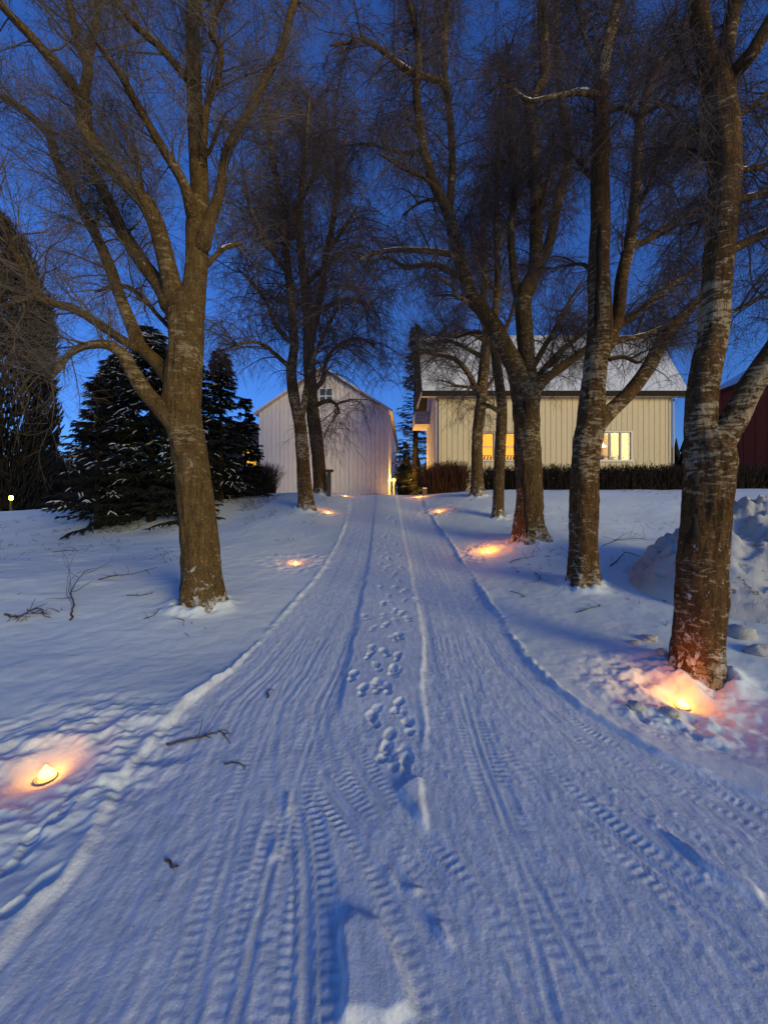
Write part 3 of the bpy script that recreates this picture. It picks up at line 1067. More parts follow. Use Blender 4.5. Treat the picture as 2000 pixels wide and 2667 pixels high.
# ---- left front tree
tree('L1', 'bare_tree', 'large bare brown-barked tree with many rising limbs beside the driveway, on the left', 5.0,
     [(528, 1590, 112), (524, 1500, 106), (518, 1400, 100), (505, 1250, 98), (485, 1130, 102), (474, 1060, 104), (480, 980, 100), (487, 900, 96), (486, 840, 98), (480, 790, 92)],
     [([(496, 850, 70), (505, 760, 62), (513, 680, 56), (515, 590, 56), (520, 500, 46), (517, 422, 46), (512, 320, 42), (506, 211, 38), (504, 100, 36), (506, 0, 34)], 0, 0.3, {'ext': 2.5, 'tw': 0.4}),
      ([(470, 830, 70), (448, 740, 52), (422, 633, 46), (402, 570, 46), (375, 522, 44), (316, 464, 40), (253, 392, 40), (225, 337, 38), (215, 253, 36)], 0, -0.5, {'tw': 0.35}),
      ([(216, 262, 30), (185, 215, 30), (148, 169, 28), (84, 97, 24), (0, 8, 20)], -0.5, -0.9, {'ext': 1.2, 'snow': [(0.55, 0.9)]}),
      ([(214, 262, 26), (228, 200, 24), (226, 160, 24), (202, 105, 20), (181, 0, 18)], -0.5, -0.2, {'ext': 1.2}),
      ([(228, 170, 16), (240, 110, 16), (250, 63, 15), (262, 0, 14)], -0.35, 0.2, {'ext': 1.0}),
      ([(450, 800, 60), (422, 752, 42), (371, 684, 38), (330, 620, 36), (312, 590, 34), (285, 530, 32), (262, 480, 28), (236, 443, 22), (225, 400, 18)], 0, 0.6, {'tw': 0.3}),
      ([(448, 990, 46), (405, 940, 36), (366, 900, 34), (345, 850, 34), (316, 780, 30), (290, 705, 30), (278, 675, 28), (250, 610, 26), (228, 570, 26), (181, 485, 24), (150, 420, 22), (133, 360, 22), (118, 337, 22), (63, 287, 18), (0, 245, 16)], 0.1, 0.9, {'ext': 1.0, 'tw': 0.25}),
      ([(462, 1110, 60), (420, 1066, 46), (380, 1020, 42), (345, 965, 38), (318, 920, 32), (280, 898, 26), (228, 900, 20), (185, 920, 16), (150, 965, 12), (130, 990, 8)], -0.1, -0.6, {'tw': 0.45}),
      ([(352, 905, 26), (308, 878, 24), (253, 840, 24), (198, 806, 22), (148, 793, 20), (97, 768, 20), (76, 717, 20), (42, 658, 18), (8, 590, 18)], 0.1, -0.9, {'ext': 0.9, 'snow': [(0.42, 0.62)], 'sw': 0.6}),
      ([(97, 772, 14), (60, 780, 12), (0, 800, 11)], -0.5, -1.0, {'ext': 0.6}),
      ([(502, 560, 34), (490, 510, 30), (472, 464, 26), (434, 401, 24), (400, 345, 22), (371, 295, 22), (345, 250, 22), (325, 211, 20), (290, 160, 16), (253, 110, 12)], 0, -1.0, {'tw': 0.2}),
      ([(505, 225, 24), (480, 195, 20), (422, 127, 18), (380, 90, 18), (338, 50, 16), (304, 0, 14)], 0.2, -0.6, {'ext': 1.0}),
      ([(528, 640, 40), (548, 570, 32), (570, 506, 26), (590, 401, 24), (616, 346, 22), (658, 274, 22), (702, 185, 22), (735, 126, 20), (756, 42, 20), (770, 0, 20)], 0, 0.9, {'ext': 1.5, 'tw': 0.15}),
      ([(526, 430, 20), (532, 360, 18), (540, 274, 18), (570, 190, 16), (574, 126, 15), (548, 70, 12), (582, 0, 10)], 0.1, -0.5, {'ext': 0.8}),
      ([(520, 425, 11), (545, 395, 10), (560, 360, 9), (580, 310, 8)], 0.1, -0.2, {}),
      ([(372, 520, 18), (365, 470, 15), (360, 420, 12), (345, 390, 10)], -0.2, 0.5, {}),
      ([(470, 880, 16), (420, 830, 12), (350, 755, 10), (300, 745, 9), (250, 760, 7)], 0.2, 0.6, {}),
      ([(540, 690, 14), (580, 650, 11), (630, 632, 9)], 0.2, 0.4, {'snow': [(0.4, 0.9)], 'sw': 0.8})],
     M_BARK_BROWN, dict(SPREAD, mat=M_TWIG_PALE, per_m=11, len1=1.15), G_TREE, 0.28, 3, sides=32)

# ---- left middle and far trees
tree('L2', 'birch_tree', 'leaning birch with pale patches in front of the white barn', 12.0,
     [(797, 1326, 50), (795, 1290, 44), (789, 1198, 39), (785, 1140, 37), (780, 1099, 37), (772, 1060, 32)],
     [([(775, 1075, 30), (766, 1033, 30), (759, 966, 28), (766, 900, 24), (760, 802, 22), (752, 717, 20), (743, 633, 18), (727, 506, 16), (705, 380, 13), (690, 270, 9)], 0, 0.6, {'tw': 0.2}),
      ([(782, 1085, 26), (792, 1050, 18), (800, 1000, 14), (818, 930, 12), (850, 860, 10), (880, 800, 8)], 0, -1.0, {}),
      ([(760, 960, 14), (725, 930, 12), (690, 900, 10), (650, 890, 8), (600, 905, 6)], 0, -0.8, {}),
      ([(766, 900, 14), (720, 850, 12), (690, 780, 10), (650, 730, 8), (620, 700, 6)], 0, 1.0, {}),
      ([(752, 717, 14), (700, 640, 12), (660, 560, 10), (630, 480, 7)], 0.2, -1.2, {}),
      ([(745, 650, 14), (770, 560, 12), (790, 450, 10), (800, 350, 8), (805, 260, 5)], 0.3, -1.0, {})],
     M_BARK_BIRCH, dict(WEEP, per_m=7, len1=2.5, len2=1.4, r1=0.022, n2=3), G_TREE, 0.3, 5)
tree('L3', 'birch_tree', 'darker upright birch standing right behind the leaning birch', 15.0,
     [(838, 1288, 46), (833, 1230, 40), (826, 1165, 40), (818, 1100, 38), (812, 1049, 38), (806, 966, 36), (805, 900, 34)],
     [([(805, 920, 32), (802, 802, 28), (792, 720, 26), (786, 675, 24), (780, 560, 20), (790, 440, 16), (800, 330, 12), (805, 250, 8)], 0, 0.4, {'tw': 0.15}),
      ([(806, 900, 24), (836, 760, 18), (850, 660, 16), (870, 560, 14), (880, 460, 10), (900, 360, 7)], 0, -1.0, {'tw': 0.15}),
      ([(812, 1020, 16), (840, 990, 14), (850, 940, 12), (880, 900, 9), (930, 880, 7), (975, 900, 5)], 0, -1.6, {}),
      ([(815, 1060, 14), (850, 1045, 12), (874, 1052, 9), (884, 1076, 6)], -0.4, -0.8, {'tw': 0.4}),
      ([(803, 830, 18), (850, 800, 14), (900, 780, 10), (950, 790, 7), (990, 830, 5)], 0, 1.2, {}),
      ([(795, 740, 16), (850, 690, 12), (900, 650, 9), (950, 640, 6)], 0, -1.4, {}),
      ([(850, 660, 12), (900, 590, 9), (930, 540, 6)], -0.3, -1.2, {}),
      ([(790, 640, 14), (740, 580, 11), (700, 540, 9), (660, 520, 6)], 0.1, 1.4, {}),
      ([(785, 520, 12), (830, 430, 10), (860, 360, 8), (870, 300, 5)], 0.3, 1.5, {})],
     M_BARK_DARK, dict(WEEP, per_m=5, len1=3.0, len2=1.6, r1=0.026, n2=3), G_TREE, 0.3, 6)

# ---- right row, far to near
tree('R5', 'birch_tree', 'slim tree at the end of the hedge, farthest in the right row', 13.7,
     [(1243, 1294, 42), (1242, 1240, 35), (1243, 1131, 33), (1252, 1056, 31), (1258, 980, 32), (1265, 900, 30)],
     [([(1266, 910, 28), (1267, 860, 24), (1258, 790, 20), (1262, 700, 16), (1255, 600, 12), (1260, 500, 8)], 0, 0.5, {'tw': 0.1}),
      ([(1256, 1020, 18), (1237, 1008, 17), (1219, 972, 15), (1183, 935, 12), (1134, 923, 9), (1095, 917, 6)], 0, -1.0, {'tw': 0.2, 'snow': [(0.5, 0.8)]}),
      ([(1262, 935, 14), (1230, 915, 12), (1190, 895, 10), (1158, 887, 7), (1120, 900, 5)], 0, 0.8, {'tw': 0.2}),
      ([(1266, 890, 14), (1231, 870, 11), (1190, 872, 8), (1150, 862, 6)], 0, -0.6, {}),
      ([(1250, 1010, 9), (1215, 1008, 8), (1178, 1002, 6)], -0.2, -0.6, {}),
      ([(1262, 830, 14), (1220, 790, 10), (1180, 770, 7), (1130, 770, 5)], 0.1, 0.9, {}),
      ([(1245, 1040, 12), (1275, 1000, 9), (1300, 960, 7)], 0.1, 0.8, {})],
     M_BARK_DARK, dict(SPREAD, per_m=10, len1=1.7, len2=1.1, r1=0.02, droop1=0.12), G_TREE, 0.3, 7)
tree('R4', 'birch_tree', 'thinnest trunk in the right row, between the slim far tree and the scorched-looking trunk', 11.0,
     [(1297, 1352, 38), (1298, 1300, 33), (1300, 1222, 31), (1306, 1101, 30), (1306, 1056, 28), (1300, 996, 26), (1290, 930, 24)],
     [([(1290, 940, 22), (1284, 880, 20), (1290, 800, 18), (1296, 723, 18), (1292, 579, 16), (1296, 434, 14), (1300, 300, 10), (1310, 180, 7)], 0, 0.8, {'tw': 0.15}),
      ([(1304, 1075, 14), (1280, 1060, 12), (1255, 1050, 9)], 0, -0.6, {}),
      ([(1292, 900, 12), (1320, 850, 10), (1340, 780, 8), (1345, 700, 6)], 0, 1.0, {}),
      ([(1294, 640, 10), (1330, 560, 9), (1345, 470, 7), (1350, 380, 5)], 0.3, 1.2, {}),
      ([(1292, 760, 10), (1250, 700, 8), (1230, 620, 6), (1220, 560, 4)], 0.2, -0.8, {})],
     M_BARK_DARK, dict(WEEP, per_m=7, len1=1.7, len2=1.1, r1=0.018, n2=2), G_TREE, 0.25, 8)
R3t, R3b, _, _, _ = tree('R3', 'birch_tree', 'thick cracked multi-stemmed tree with its foot glowing orange beside a candle', 8.3,
     [(1382, 1405, 98), (1378, 1370, 86), (1377, 1300, 78), (1375, 1222, 74), (1372, 1140, 73), (1369, 1071, 76), (1370, 1025, 82)],
     [([(1362, 1040, 60), (1345, 966, 52), (1315, 905, 46), (1285, 850, 44), (1250, 800, 40), (1233, 780, 38), (1203, 696, 36), (1182, 612, 34), (1165, 549, 30), (1132, 485, 26), (1102, 380, 24), (1085, 253, 22), (1090, 127, 18), (1064, 0, 16)], 0, -0.8, {'ext': 2.0, 'tw': 0.3}),
      ([(1168, 560, 24), (1172, 510, 22), (1178, 422, 20), (1170, 295, 18), (1157, 148, 16), (1165, 0, 14)], -0.5, 0.2, {'ext': 1.5, 'tw': 0.1}),
      ([(1205, 690, 18), (1185, 668, 16), (1149, 658, 15), (1080, 652, 13), (1022, 652, 11), (967, 662, 9), (930, 680, 6)], -0.5, -1.6, {'tw': 0.1, 'snow': [(0.15, 0.85)], 'sw': 0.75}),
      ([(1212, 725, 18), (1182, 713, 17), (1140, 692, 15), (1100, 690, 13), (1056, 696, 12), (1005, 671, 9), (960, 690, 6)], -0.5, 0.6, {'tw': 0.1, 'snow': [(0.2, 0.7)], 'sw': 0.75}),
      ([(1225, 790, 12), (1195, 770, 10), (1165, 735, 8), (1130, 715, 6)], -0.5, -0.9, {}),
      ([(1170, 260, 18), (1149, 215, 17), (1064, 186, 15), (1005, 139, 13), (950, 105, 11), (905, 112, 8), (862, 118, 6)], -0.1, -1.8, {'tw': 0.1, 'snow': [(0.25, 0.6)]}),
      ([(1105, 390, 12), (1060, 400, 10), (1010, 390, 8), (960, 375, 6), (900, 380, 4)], -0.6, 0.8, {}),
      ([(1135, 490, 12), (1100, 460, 10), (1050, 440, 8), (990, 400, 5)], -0.6, -1.4, {}),
      ([(1160, 540, 10), (1130, 520, 9), (1090, 530, 7), (1050, 560, 5)], -0.6, 0.3, {}),
      ([(1381, 1040, 56), (1372, 950, 46), (1366, 880, 44), (1362, 800, 42), (1370, 750, 38), (1393, 699, 36), (1395, 579, 34), (1393, 434, 30), (1383, 337, 28), (1373, 270, 26)], 0.1, 0.5, {'tw': 0.4}),
      ([(1374, 290, 24), (1400, 230, 26), (1417, 193, 30), (1415, 100, 28), (1412, 0, 26)], 0.5, 0.5, {'ext': 1.8}),
      ([(1355, 820, 26), (1345, 760, 22), (1335, 690, 20), (1330, 600, 18), (1338, 500, 16), (1330, 400, 14), (1325, 260, 12), (1322, 120, 9)], 0.2, 1.2, {'tw': 0.3}),
      ([(1380, 760, 30), (1405, 690, 28), (1431, 627, 28), (1451, 530, 26), (1480, 410, 24), (1470, 313, 22), (1460, 260, 18), (1450, 150, 14), (1445, 0, 12)], 0.3, 1.4, {'tw': 0.3}),
      ([(1392, 1015, 40), (1415, 990, 32), (1442, 969, 28), (1502, 927, 22), (1550, 890, 16), (1600, 850, 10)], 0, 0.8, {'tw': 0.15, 'snow': [(0.05, 0.4)], 'sw': 0.45}),
      ([(1392, 1000, 26), (1420, 960, 20), (1450, 925, 16), (1490, 890, 12), (1540, 850, 8)], 0.2, 1.6, {'tw': 0.15}),
      ([(1385, 960, 18), (1420, 900, 15), (1450, 850, 12), (1480, 790, 9), (1510, 740, 6)], 0.2, 1.2, {}),
      ([(1395, 560, 14), (1420, 500, 12), (1435, 430, 10), (1440, 340, 7)], 0.3, -0.6, {}),
      ([(1300, 870, 14), (1270, 870, 11), (1230, 865, 9), (1190, 880, 6)], -0.1, 0.8, {}),
      ([(1390, 480, 12), (1350, 440, 10), (1300, 420, 8), (1250, 440, 5)], 0.3, 1.4, {})],
     M_BARK_DARK, dict(WEEP, per_m=8, len1=1.6, len2=0.85, r1=0.016, droop1=0.2), G_TREE, 0.3, 9, sides=32)
for j, (px, py, w, h) in enumerate([(1368, 1305, 9, 110), (1372, 1370, 7, 60), (1364, 1255, 11, 50), (1368, 1058, 10, 34)]):
    hollow(R3t, R3b, px, py, 8.3 - 0.318 + 0.02 * abs(px - 1376) / 10, w, h, M_HOLLOW, 0.018, 'hollow', j + 2)

R2t, R2b, _, _, _ = tree('R2', 'birch_tree', 'birch with banded bark and a dark split, second from the right edge', 5.7,
     [(1522, 1532, 92), (1520, 1480, 82), (1520, 1400, 78), (1520, 1264, 76), (1526, 1180, 76), (1536, 1120, 78), (1541, 1060, 70), (1545, 1000, 64)],
     [([(1543, 1020, 62), (1550, 949, 62), (1560, 890, 64), (1562, 800, 58), (1557, 723, 56), (1560, 650, 52), (1562, 579, 50), (1562, 434, 44), (1566, 289, 40), (1566, 193, 36), (1584, 96, 32), (1610, 0, 28)], 0, 0.2, {'ext': 2.2, 'tw': 0.35}),
      ([(1545, 1115, 52), (1583, 1076, 42), (1636, 1025, 38), (1682, 965, 38), (1715, 905, 36), (1748, 855, 32), (1785, 815, 26), (1830, 770, 20)], 0, 0.7, {'tw': 0.5, 'snow': [(0.28, 0.42)], 'sw': 0.35}),
      ([(1580, 900, 40), (1608, 820, 34), (1619, 723, 32), (1644, 603, 30), (1656, 482, 28), (1668, 313, 24), (1701, 193, 22), (1754, 120, 18), (1788, 48, 14)], 0.1, 0.9, {'tw': 0.2, 'snow': [(0.75, 0.9)]}),
      ([(1590, 865, 22), (1615, 844, 20), (1682, 796, 18), (1754, 738, 16), (1817, 700, 12)], 0, 1.3, {'tw': 0.15}),
      ([(1590, 900, 16), (1615, 887, 14), (1670, 875, 13), (1720, 855, 11), (1760, 830, 7)], 0, 0.5, {'tw': 0.15, 'snow': [(0.3, 0.8)], 'sw': 0.5}),
      ([(1590, 935, 12), (1625, 930, 11), (1660, 945, 8), (1675, 935, 5)], -0.1, -0.2, {}),
      ([(1645, 640, 20), (1682, 627, 18), (1730, 593, 16), (1790, 560, 15), (1836, 545, 13)], 0.5, 1.2, {'tw': 0.1, 'snow': [(0.35, 0.9)], 'sw': 0.6}),
      ([(1570, 265, 18), (1557, 250, 17), (1508, 241, 14), (1441, 250, 12), (1378, 263, 10), (1320, 225, 8), (1270, 235, 6)], 0.1, -0.8, {'tw': 0.1, 'snow': [(0.1, 0.35), (0.5, 0.85)], 'sw': 0.8}),
      ([(1580, 290, 16), (1620, 280, 14), (1660, 300, 12), (1720, 275, 9), (1770, 280, 7)], 0.1, -0.5, {}),
      ([(1560, 480, 16), (1520, 440, 13), (1490, 400, 10), (1450, 380, 7)], 0.1, 1.2, {}),
      ([(1650, 560, 14), (1690, 480, 12), (1720, 400, 10), (1750, 330, 7)], 0.5, -0.4, {}),
      ([(1568, 180, 14), (1530, 120, 12), (1510, 50, 10), (1500, 0, 8)], 0.1, 0.9, {'ext': 1.0}),
      ([(1660, 440, 12), (1710, 400, 10), (1760, 385, 8), (1810, 340, 6)], 0.6, 1.6, {}),
      ([(1555, 720, 12), (1520, 690, 10), (1480, 690, 7), (1440, 700, 5)], 0.1, 0.8, {}),
      ([(1662, 330, 12), (1640, 250, 10), (1650, 170, 8), (1640, 60, 6)], 0.7, 1.2, {})],
     M_BARK_BIRCH, dict(WEEP, per_m=9, len1=1.25, len2=0.65, r1=0.013, droop1=0.16), G_TREE, 0.2, 10, sides=32)
for j, (px, py, w, h) in enumerate([(1560, 690, 16, 150), (1555, 800, 14, 130), (1562, 630, 14, 90)]):
    hollow(R2t, R2b, px, py, 5.7 - 0.152, w, h, M_HOLLOW, 0.025, 'hollow', j + 20)
hollow(R2t, R2b, 1553, 940, 5.7 - 0.175, 26, 44, M_BARK_BIRCH, 0.02, 'bark_scar', 31)

R1t, R1b, _, _, R1m = tree('R1', 'birch_tree', 'nearest birch with flaky bark and a forked trunk near the right edge', 3.4,
     [(1814, 1750, 132), (1816, 1700, 126), (1820, 1600, 124), (1826, 1450, 122), (1836, 1350, 122), (1846, 1260, 124), (1848, 1200, 130), (1842, 1160, 122)],
     [([(1838, 1200, 96), (1826, 1140, 84), (1824, 1098, 80), (1831, 999, 76), (1842, 940, 76), (1856, 883, 74), (1860, 820, 76), (1868, 720, 74), (1875, 627, 74), (1882, 520, 76), (1885, 434, 78), (1876, 337, 84), (1868, 217, 76), (1862, 160, 70)], 0, 0.2, {'sides': 26, 'tw': 0.5}),
      ([(1850, 190, 50), (1835, 120, 46), (1824, 60, 44), (1817, 0, 44)], 0.2, 0.1, {'ext': 2.0}),
      ([(1876, 215, 44), (1892, 120, 38), (1904, 50, 36), (1914, 0, 36)], 0.2, 0.5, {'ext': 1.8}),
      ([(1885, 230, 44), (1920, 180, 40), (1952, 145, 38), (2000, 63, 34)], 0.2, -0.1, {'ext': 1.8}),
      ([(1846, 1205, 90), (1872, 1150, 76), (1914, 1085, 66), (1947, 1020, 62), (1980, 966, 58), (2020, 905, 54), (2070, 820, 46)], 0, -0.1, {'ext': 1.6, 'sides': 20, 'snow': [(0.08, 0.32)], 'sw': 0.42}),
      ([(1905, 530, 22), (1923, 520, 20), (1960, 512, 18), (2000, 505, 16)], 0.1, 0.6, {'ext': 0.8, 'snow': [(0.2, 0.9)], 'sw': 0.6}),
      ([(1900, 655, 26), (1923, 641, 24), (1960, 622, 22), (2000, 600, 20)], 0.1, 0.4, {'ext': 0.9, 'snow': [(0.2, 0.9)], 'sw': 0.6}),
      ([(1905, 440, 14), (1940, 442, 12), (1980, 436, 10)], 0.1, 0.8, {'ext': 0.6, 'snow': [(0.1, 0.6)]}),
      ([(1900, 310, 16), (1940, 290, 14), (2000, 240, 12)], 0.2, 0.8, {'ext': 0.7}),
      ([(1890, 820, 12), (1930, 800, 10), (1970, 780, 8), (2010, 770, 6)], 0.1, 0.7, {}),
      ([(1850, 420, 14), (1810, 395, 12), (1770, 390, 10), (1730, 410, 7)], 0.2, 1.0, {}),
      ([(1845, 330, 14), (1800, 340, 12), (1760, 370, 9), (1715, 370, 6)], 0.2, 0.7, {}),
      ([(1842, 240, 12), (1800, 200, 10), (1770, 130, 8), (1750, 60, 6)], 0.2, 0.9, {}),
      ([(1855, 560, 12), (1810, 580, 10), (1760, 590, 8), (1710, 620, 5)], 0.2, 1.2, {'snow': [(0.1, 0.7)]})],
     M_BARK_BIRCH, dict(WEEP, per_m=10, len1=1.0, len2=0.5, r1=0.010, droop1=0.14), G_TREE, 0.1, 12, sides=40)
hollow(R1t, R1b, 1812, 1385, 3.4 - 0.200, 26, 84, M_HOLLOW, 0.012, 'bark_scar', 41)
hollow(R1t, R1b, 1812, 1245, 3.4 - 0.200, 26, 36, M_HOLLOW, 0.012, 'bark_scar', 43)


# ------------------------------------------------------------------ evergreens
def spruce(name, label, x, y, z, height, radius, seed, snow=0.25, group='dark evergreens left of the driveway', lean=0.0):
    rng = np.random.default_rng(seed)
    t = thing(name, label, 'tree', (x, y, z - 0.1), rng.uniform(0, 6), group)
    zz = np.linspace(0, height, 12)
    path = np.stack([lean * zz, 0 * zz, zz], 1)
    v, f, _, _ = limb_mesh(path, np.linspace(0.16, 0.015, 12) * height / 7, 8, 0.1, seed, 0.3, 0.05)
    link_mesh('trunk', v, f, M_HOLLOW, t, True)
    n = int((34 if y < 20 else 20) * height)
    hz = np.sort(rng.uniform(0.04, 0.985, n)) * height
    fr = 1 - hz / height
    az = rng.uniform(0, 2 * np.pi, n)
    ln = radius * (fr ** 0.8) * rng.uniform(0.72, 1.12, n) + 0.12
    st = np.stack([lean * hz, 0 * hz, hz], 1)
    dr = np.stack([np.cos(az), np.sin(az), 0.25 - 0.35 * fr], 1)
    br = grow(st, dr, ln, 6, 0.12, 0.05, rng, 0.05)
    bag, sb = Bag(), Bag()
    bag.add(*tubes(br, np.linspace(1, 0.3, 7)[None] * 0.028 * np.ones(n)[:, None], 3))
    p, tan, idx, tt = sample_on(br, 30 if y < 20 else 20, rng, 0.12, 1.0)
    m = len(p)
    side = np.cross(tan, np.array([0, 0, 1.0])) * np.where(rng.random(m) < 0.5, -1, 1)[:, None]
    dr = tan * 0.8 + side * 0.8 + rng.normal(0, 0.15, (m, 3)) + np.array([0, 0, -0.25])
    sp = grow(p, dr, rng.uniform(0.12, 0.36, m) * (0.6 + 0.8 * (1 - tt)) * min(1.5, radius / 1.5), 2, 0.25, 0.08, rng)
    bag.add(*tubes(sp, rng.uniform(0.014, 0.028, m)[:, None] * np.array([0.9, 1.1, 0.1])[None], 3))
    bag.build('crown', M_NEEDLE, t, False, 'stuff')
    k = rng.random(m) < snow * np.clip(vnoise(p[:, 0] * 1.3 + seed, p[:, 2] * 1.3, seed) * 4.0 + 0.3, 0, 1)
    if k.any():
        sp2 = sp[k].copy()
        sp2[:, :, 2] += 0.022
        sb.add(*tubes(sp2, np.array([0.012, 0.020, 0.005])[None] * np.ones(k.sum())[:, None], 4))
        sb.build('snow', M_CAP, t, False, 'stuff')
    return t


def at(px, Z):
    return (px - 1000) / 1000 * Z


for px, Z, top, rad, lab, sn in [
        (395, 12.5, 845, 2.3, 'tallest dark spruce with snowy boughs behind the large left tree', 0.11),
        (255, 12.0, 975, 1.35, 'smaller dark snow-dusted spruce at the left end of the clump', 0.16),
        (318, 13.5, 910, 1.7, 'dark spruce between the tallest one and the clump\'s left end', 0.08),
        (470, 11.8, 1085, 1.3, 'low snowy spruce half hidden by the large left trunk', 0.15),
        (575, 14.5, 905, 1.55, 'dark spruce just right of the large left trunk', 0.10),
        (300, 15.5, 930, 2.2, 'dark spruce at the back of the clump, left of the tallest', 0.06),
        (490, 14.8, 880, 2.0, 'dark spruce directly behind the large left trunk', 0.08),
        (640, 15.5, 1030, 1.0, 'small dark spruce in front of the barn\'s left corner', 0.08)]:
    x = at(px, Z)
    z = H1(x, Z)
    spruce('spruce_tree', lab, x, Z, z, CAM_H + (1333 - top) / 1000 * Z - z, rad, int(px), sn)
x, Z = at(1082, 31.0), 31.0
spruce('spruce_tree', 'dark spruce in the gap between barn and house', x, Z, 2.6, 14.2, 2.4, 77, 0.03, 'dark evergreens between the buildings')
x, Z = at(1050, 40.0), 40.0
spruce('spruce_tree', 'low dark spruce behind the lamp post', x, Z, 2.6, 6.6, 2.4, 78, 0.0, 'dark evergreens between the buildings')

# columnar evergreen at the left edge
def column_tree():
    rng = np.random.default_rng(5)
    Z = 24.0
    x = at(-5, Z)
    z = H1(x, Z)
    hgt = CAM_H + (1333 - 570) / 1000 * Z - z
    t = thing('evergreen_tree', 'tall dark columnar evergreen cut off by the left edge', 'tree', (x, Z, z - 0.1))
    zz = np.linspace(0, hgt * 0.95, 10)
    v, f, _, _ = limb_mesh(np.stack([0 * zz, 0 * zz, zz], 1), np.linspace(0.2, 0.03, 10), 8, 0.1, 3, 0.4, 0.05)
    link_mesh('trunk', v, f, M_WOOD, t, True)
    n = 15000
    h = rng.uniform(0.02, 1.0, n)
    az = rng.uniform(0, 2 * np.pi, n)
    prof = np.interp(h, [0, 0.12, 0.4, 0.7, 0.9, 1.0], [0.95, 1.25, 1.35, 1.15, 0.75, 0.1])
    prof = prof * (1 + 0.35 * vnoise(az * 1.6 + 20, h * 9, 4))
    prof = prof * 2.15
    rr = prof * rng.uniform(0.35, 1.0, n) ** 0.5
    st = np.stack([rr * np.cos(az), rr * np.sin(az), h * hgt], 1)
    dr = np.stack([np.cos(az) * 0.5, np.sin(az) * 0.5, np.ones(n)], 1)
    sp = grow(st, dr, rng.uniform(0.3, 0.8, n), 2, -0.1, 0.15, rng)
    bag = Bag()
    bag.add(*tubes(sp, rng.uniform(0.03, 0.065, n)[:, None] * np.array([0.8, 1.1, 0.1])[None], 3))
    bag.build('crown', M_THUJA, t, False, 'stuff')


column_tree()


# ------------------------------------------------------------------ hedges and bushes
def twig_mass(name, label, cat, x0, x1, y0, y1, h, n, seed, mat, r=0.008, rounded=0.15, group=None, spread=0.3):
    rng = np.random.default_rng(seed)
    cx, cy = (x0 + x1) / 2, (y0 + y1) / 2
    zc = H1(cx, cy)
    t = thing(name, label, cat, (cx, cy, zc - 0.05), 0, group)
    px = rng.uniform(x0, x1, n)
    py = rng.uniform(y0, y1, n)
    pz = base_height(px, py) - zc
    ex = np.minimum(px - x0, x1 - px) / max(0.05, rounded)
    ey = np.minimum(py - y0, y1 - py) / max(0.05, rounded)
    ed = np.clip(np.minimum(ex, ey), 0, 1)
    hh = h * (0.86 + 0.14 * np.sqrt(ed)) * rng.uniform(0.75, 1.03, n)
    st = np.stack([px - cx, py - cy, pz], 1)
    dr = np.stack([rng.normal(0, spread, n), rng.normal(0, spread, n), np.ones(n)], 1)
    a = grow(st, dr, hh, 4, -0.05, 0.09, rng)
    bag = Bag()
    bag.add(*tubes(a, r * np.linspace(1.1, 0.45, 5)[None] * np.ones(n)[:, None], 3))
    p, tan, _, _ = sample_on(a, 4, rng, 0.1, 1.0)
    m = len(p)
    b = grow(p, tan * 0.7 + rng.normal(0, 0.6, (m, 3)), rng.uniform(0.1, 0.3, m), 2, -0.1, 0.1, rng)
    bag.add(*tubes(b, r * 0.55 * np.array([1, 0.8, 0.4])[None] * np.ones(m)[:, None], 3))
    bag.build('twigs', mat, t, False, 'stuff')
    return t


Zh = 17.0
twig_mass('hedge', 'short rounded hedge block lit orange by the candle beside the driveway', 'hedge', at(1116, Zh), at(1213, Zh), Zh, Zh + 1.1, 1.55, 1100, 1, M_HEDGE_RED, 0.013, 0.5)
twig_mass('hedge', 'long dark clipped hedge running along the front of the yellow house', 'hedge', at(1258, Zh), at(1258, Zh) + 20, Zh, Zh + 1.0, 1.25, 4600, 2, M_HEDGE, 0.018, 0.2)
Z = 20.0
twig_mass('bush', 'bare dark bush at the lower left corner of the barn', 'bush', at(650, Z), at(708, Z), Z, Z + 1.1, 1.9, 420, 3, M_HEDGE, 0.01, 0.5, None, 0.25)
Z = 30.0
twig_mass('bush', 'tall brown thicket beyond the far field lamp', 'bush', at(20, Z), at(215, Z), Z + 2, Z + 5, 5.2, 900, 4, M_HEDGE, 0.028, 1.0, None, 0.18)


# far forest on the horizon
def forest():
    rng = np.random.default_rng(9)
    bag = Bag()
    n = 900
    ang = rng.uniform(-1.35, 1.35, n)
    dist = rng.uniform(95, 170, n)
    x = dist * np.sin(ang)
    y = dist * np.cos(ang)
    hgt = rng.uniform(9, 17, n) * np.where(x < -20, 0.95, 1.0) * np.where(x > 30, 1.35, 1.0)
    gz = base_height(x, y)
    k = np.array([0, 0.12, 0.13, 0.35, 0.36, 0.6, 0.61, 0.82, 1.0])
    r = np.array([0.3, 0.3, 1.0, 0.62, 0.85, 0.42, 0.6, 0.2, 0.02])
    poly = np.stack([np.repeat(x[:, None], 9, 1), np.repeat(y[:, None], 9, 1), gz[:, None] - 0.5 + hgt[:, None] * k[None]], 2)
    bag.add(*tubes(poly, r[None] * (hgt * rng.uniform(0.14, 0.22, n))[:, None], 7, (1, 0.2, 0.0)))
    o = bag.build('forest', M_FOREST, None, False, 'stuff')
    tag(o, 'distant dark forest along the horizon behind the buildings', 'forest')


forest()


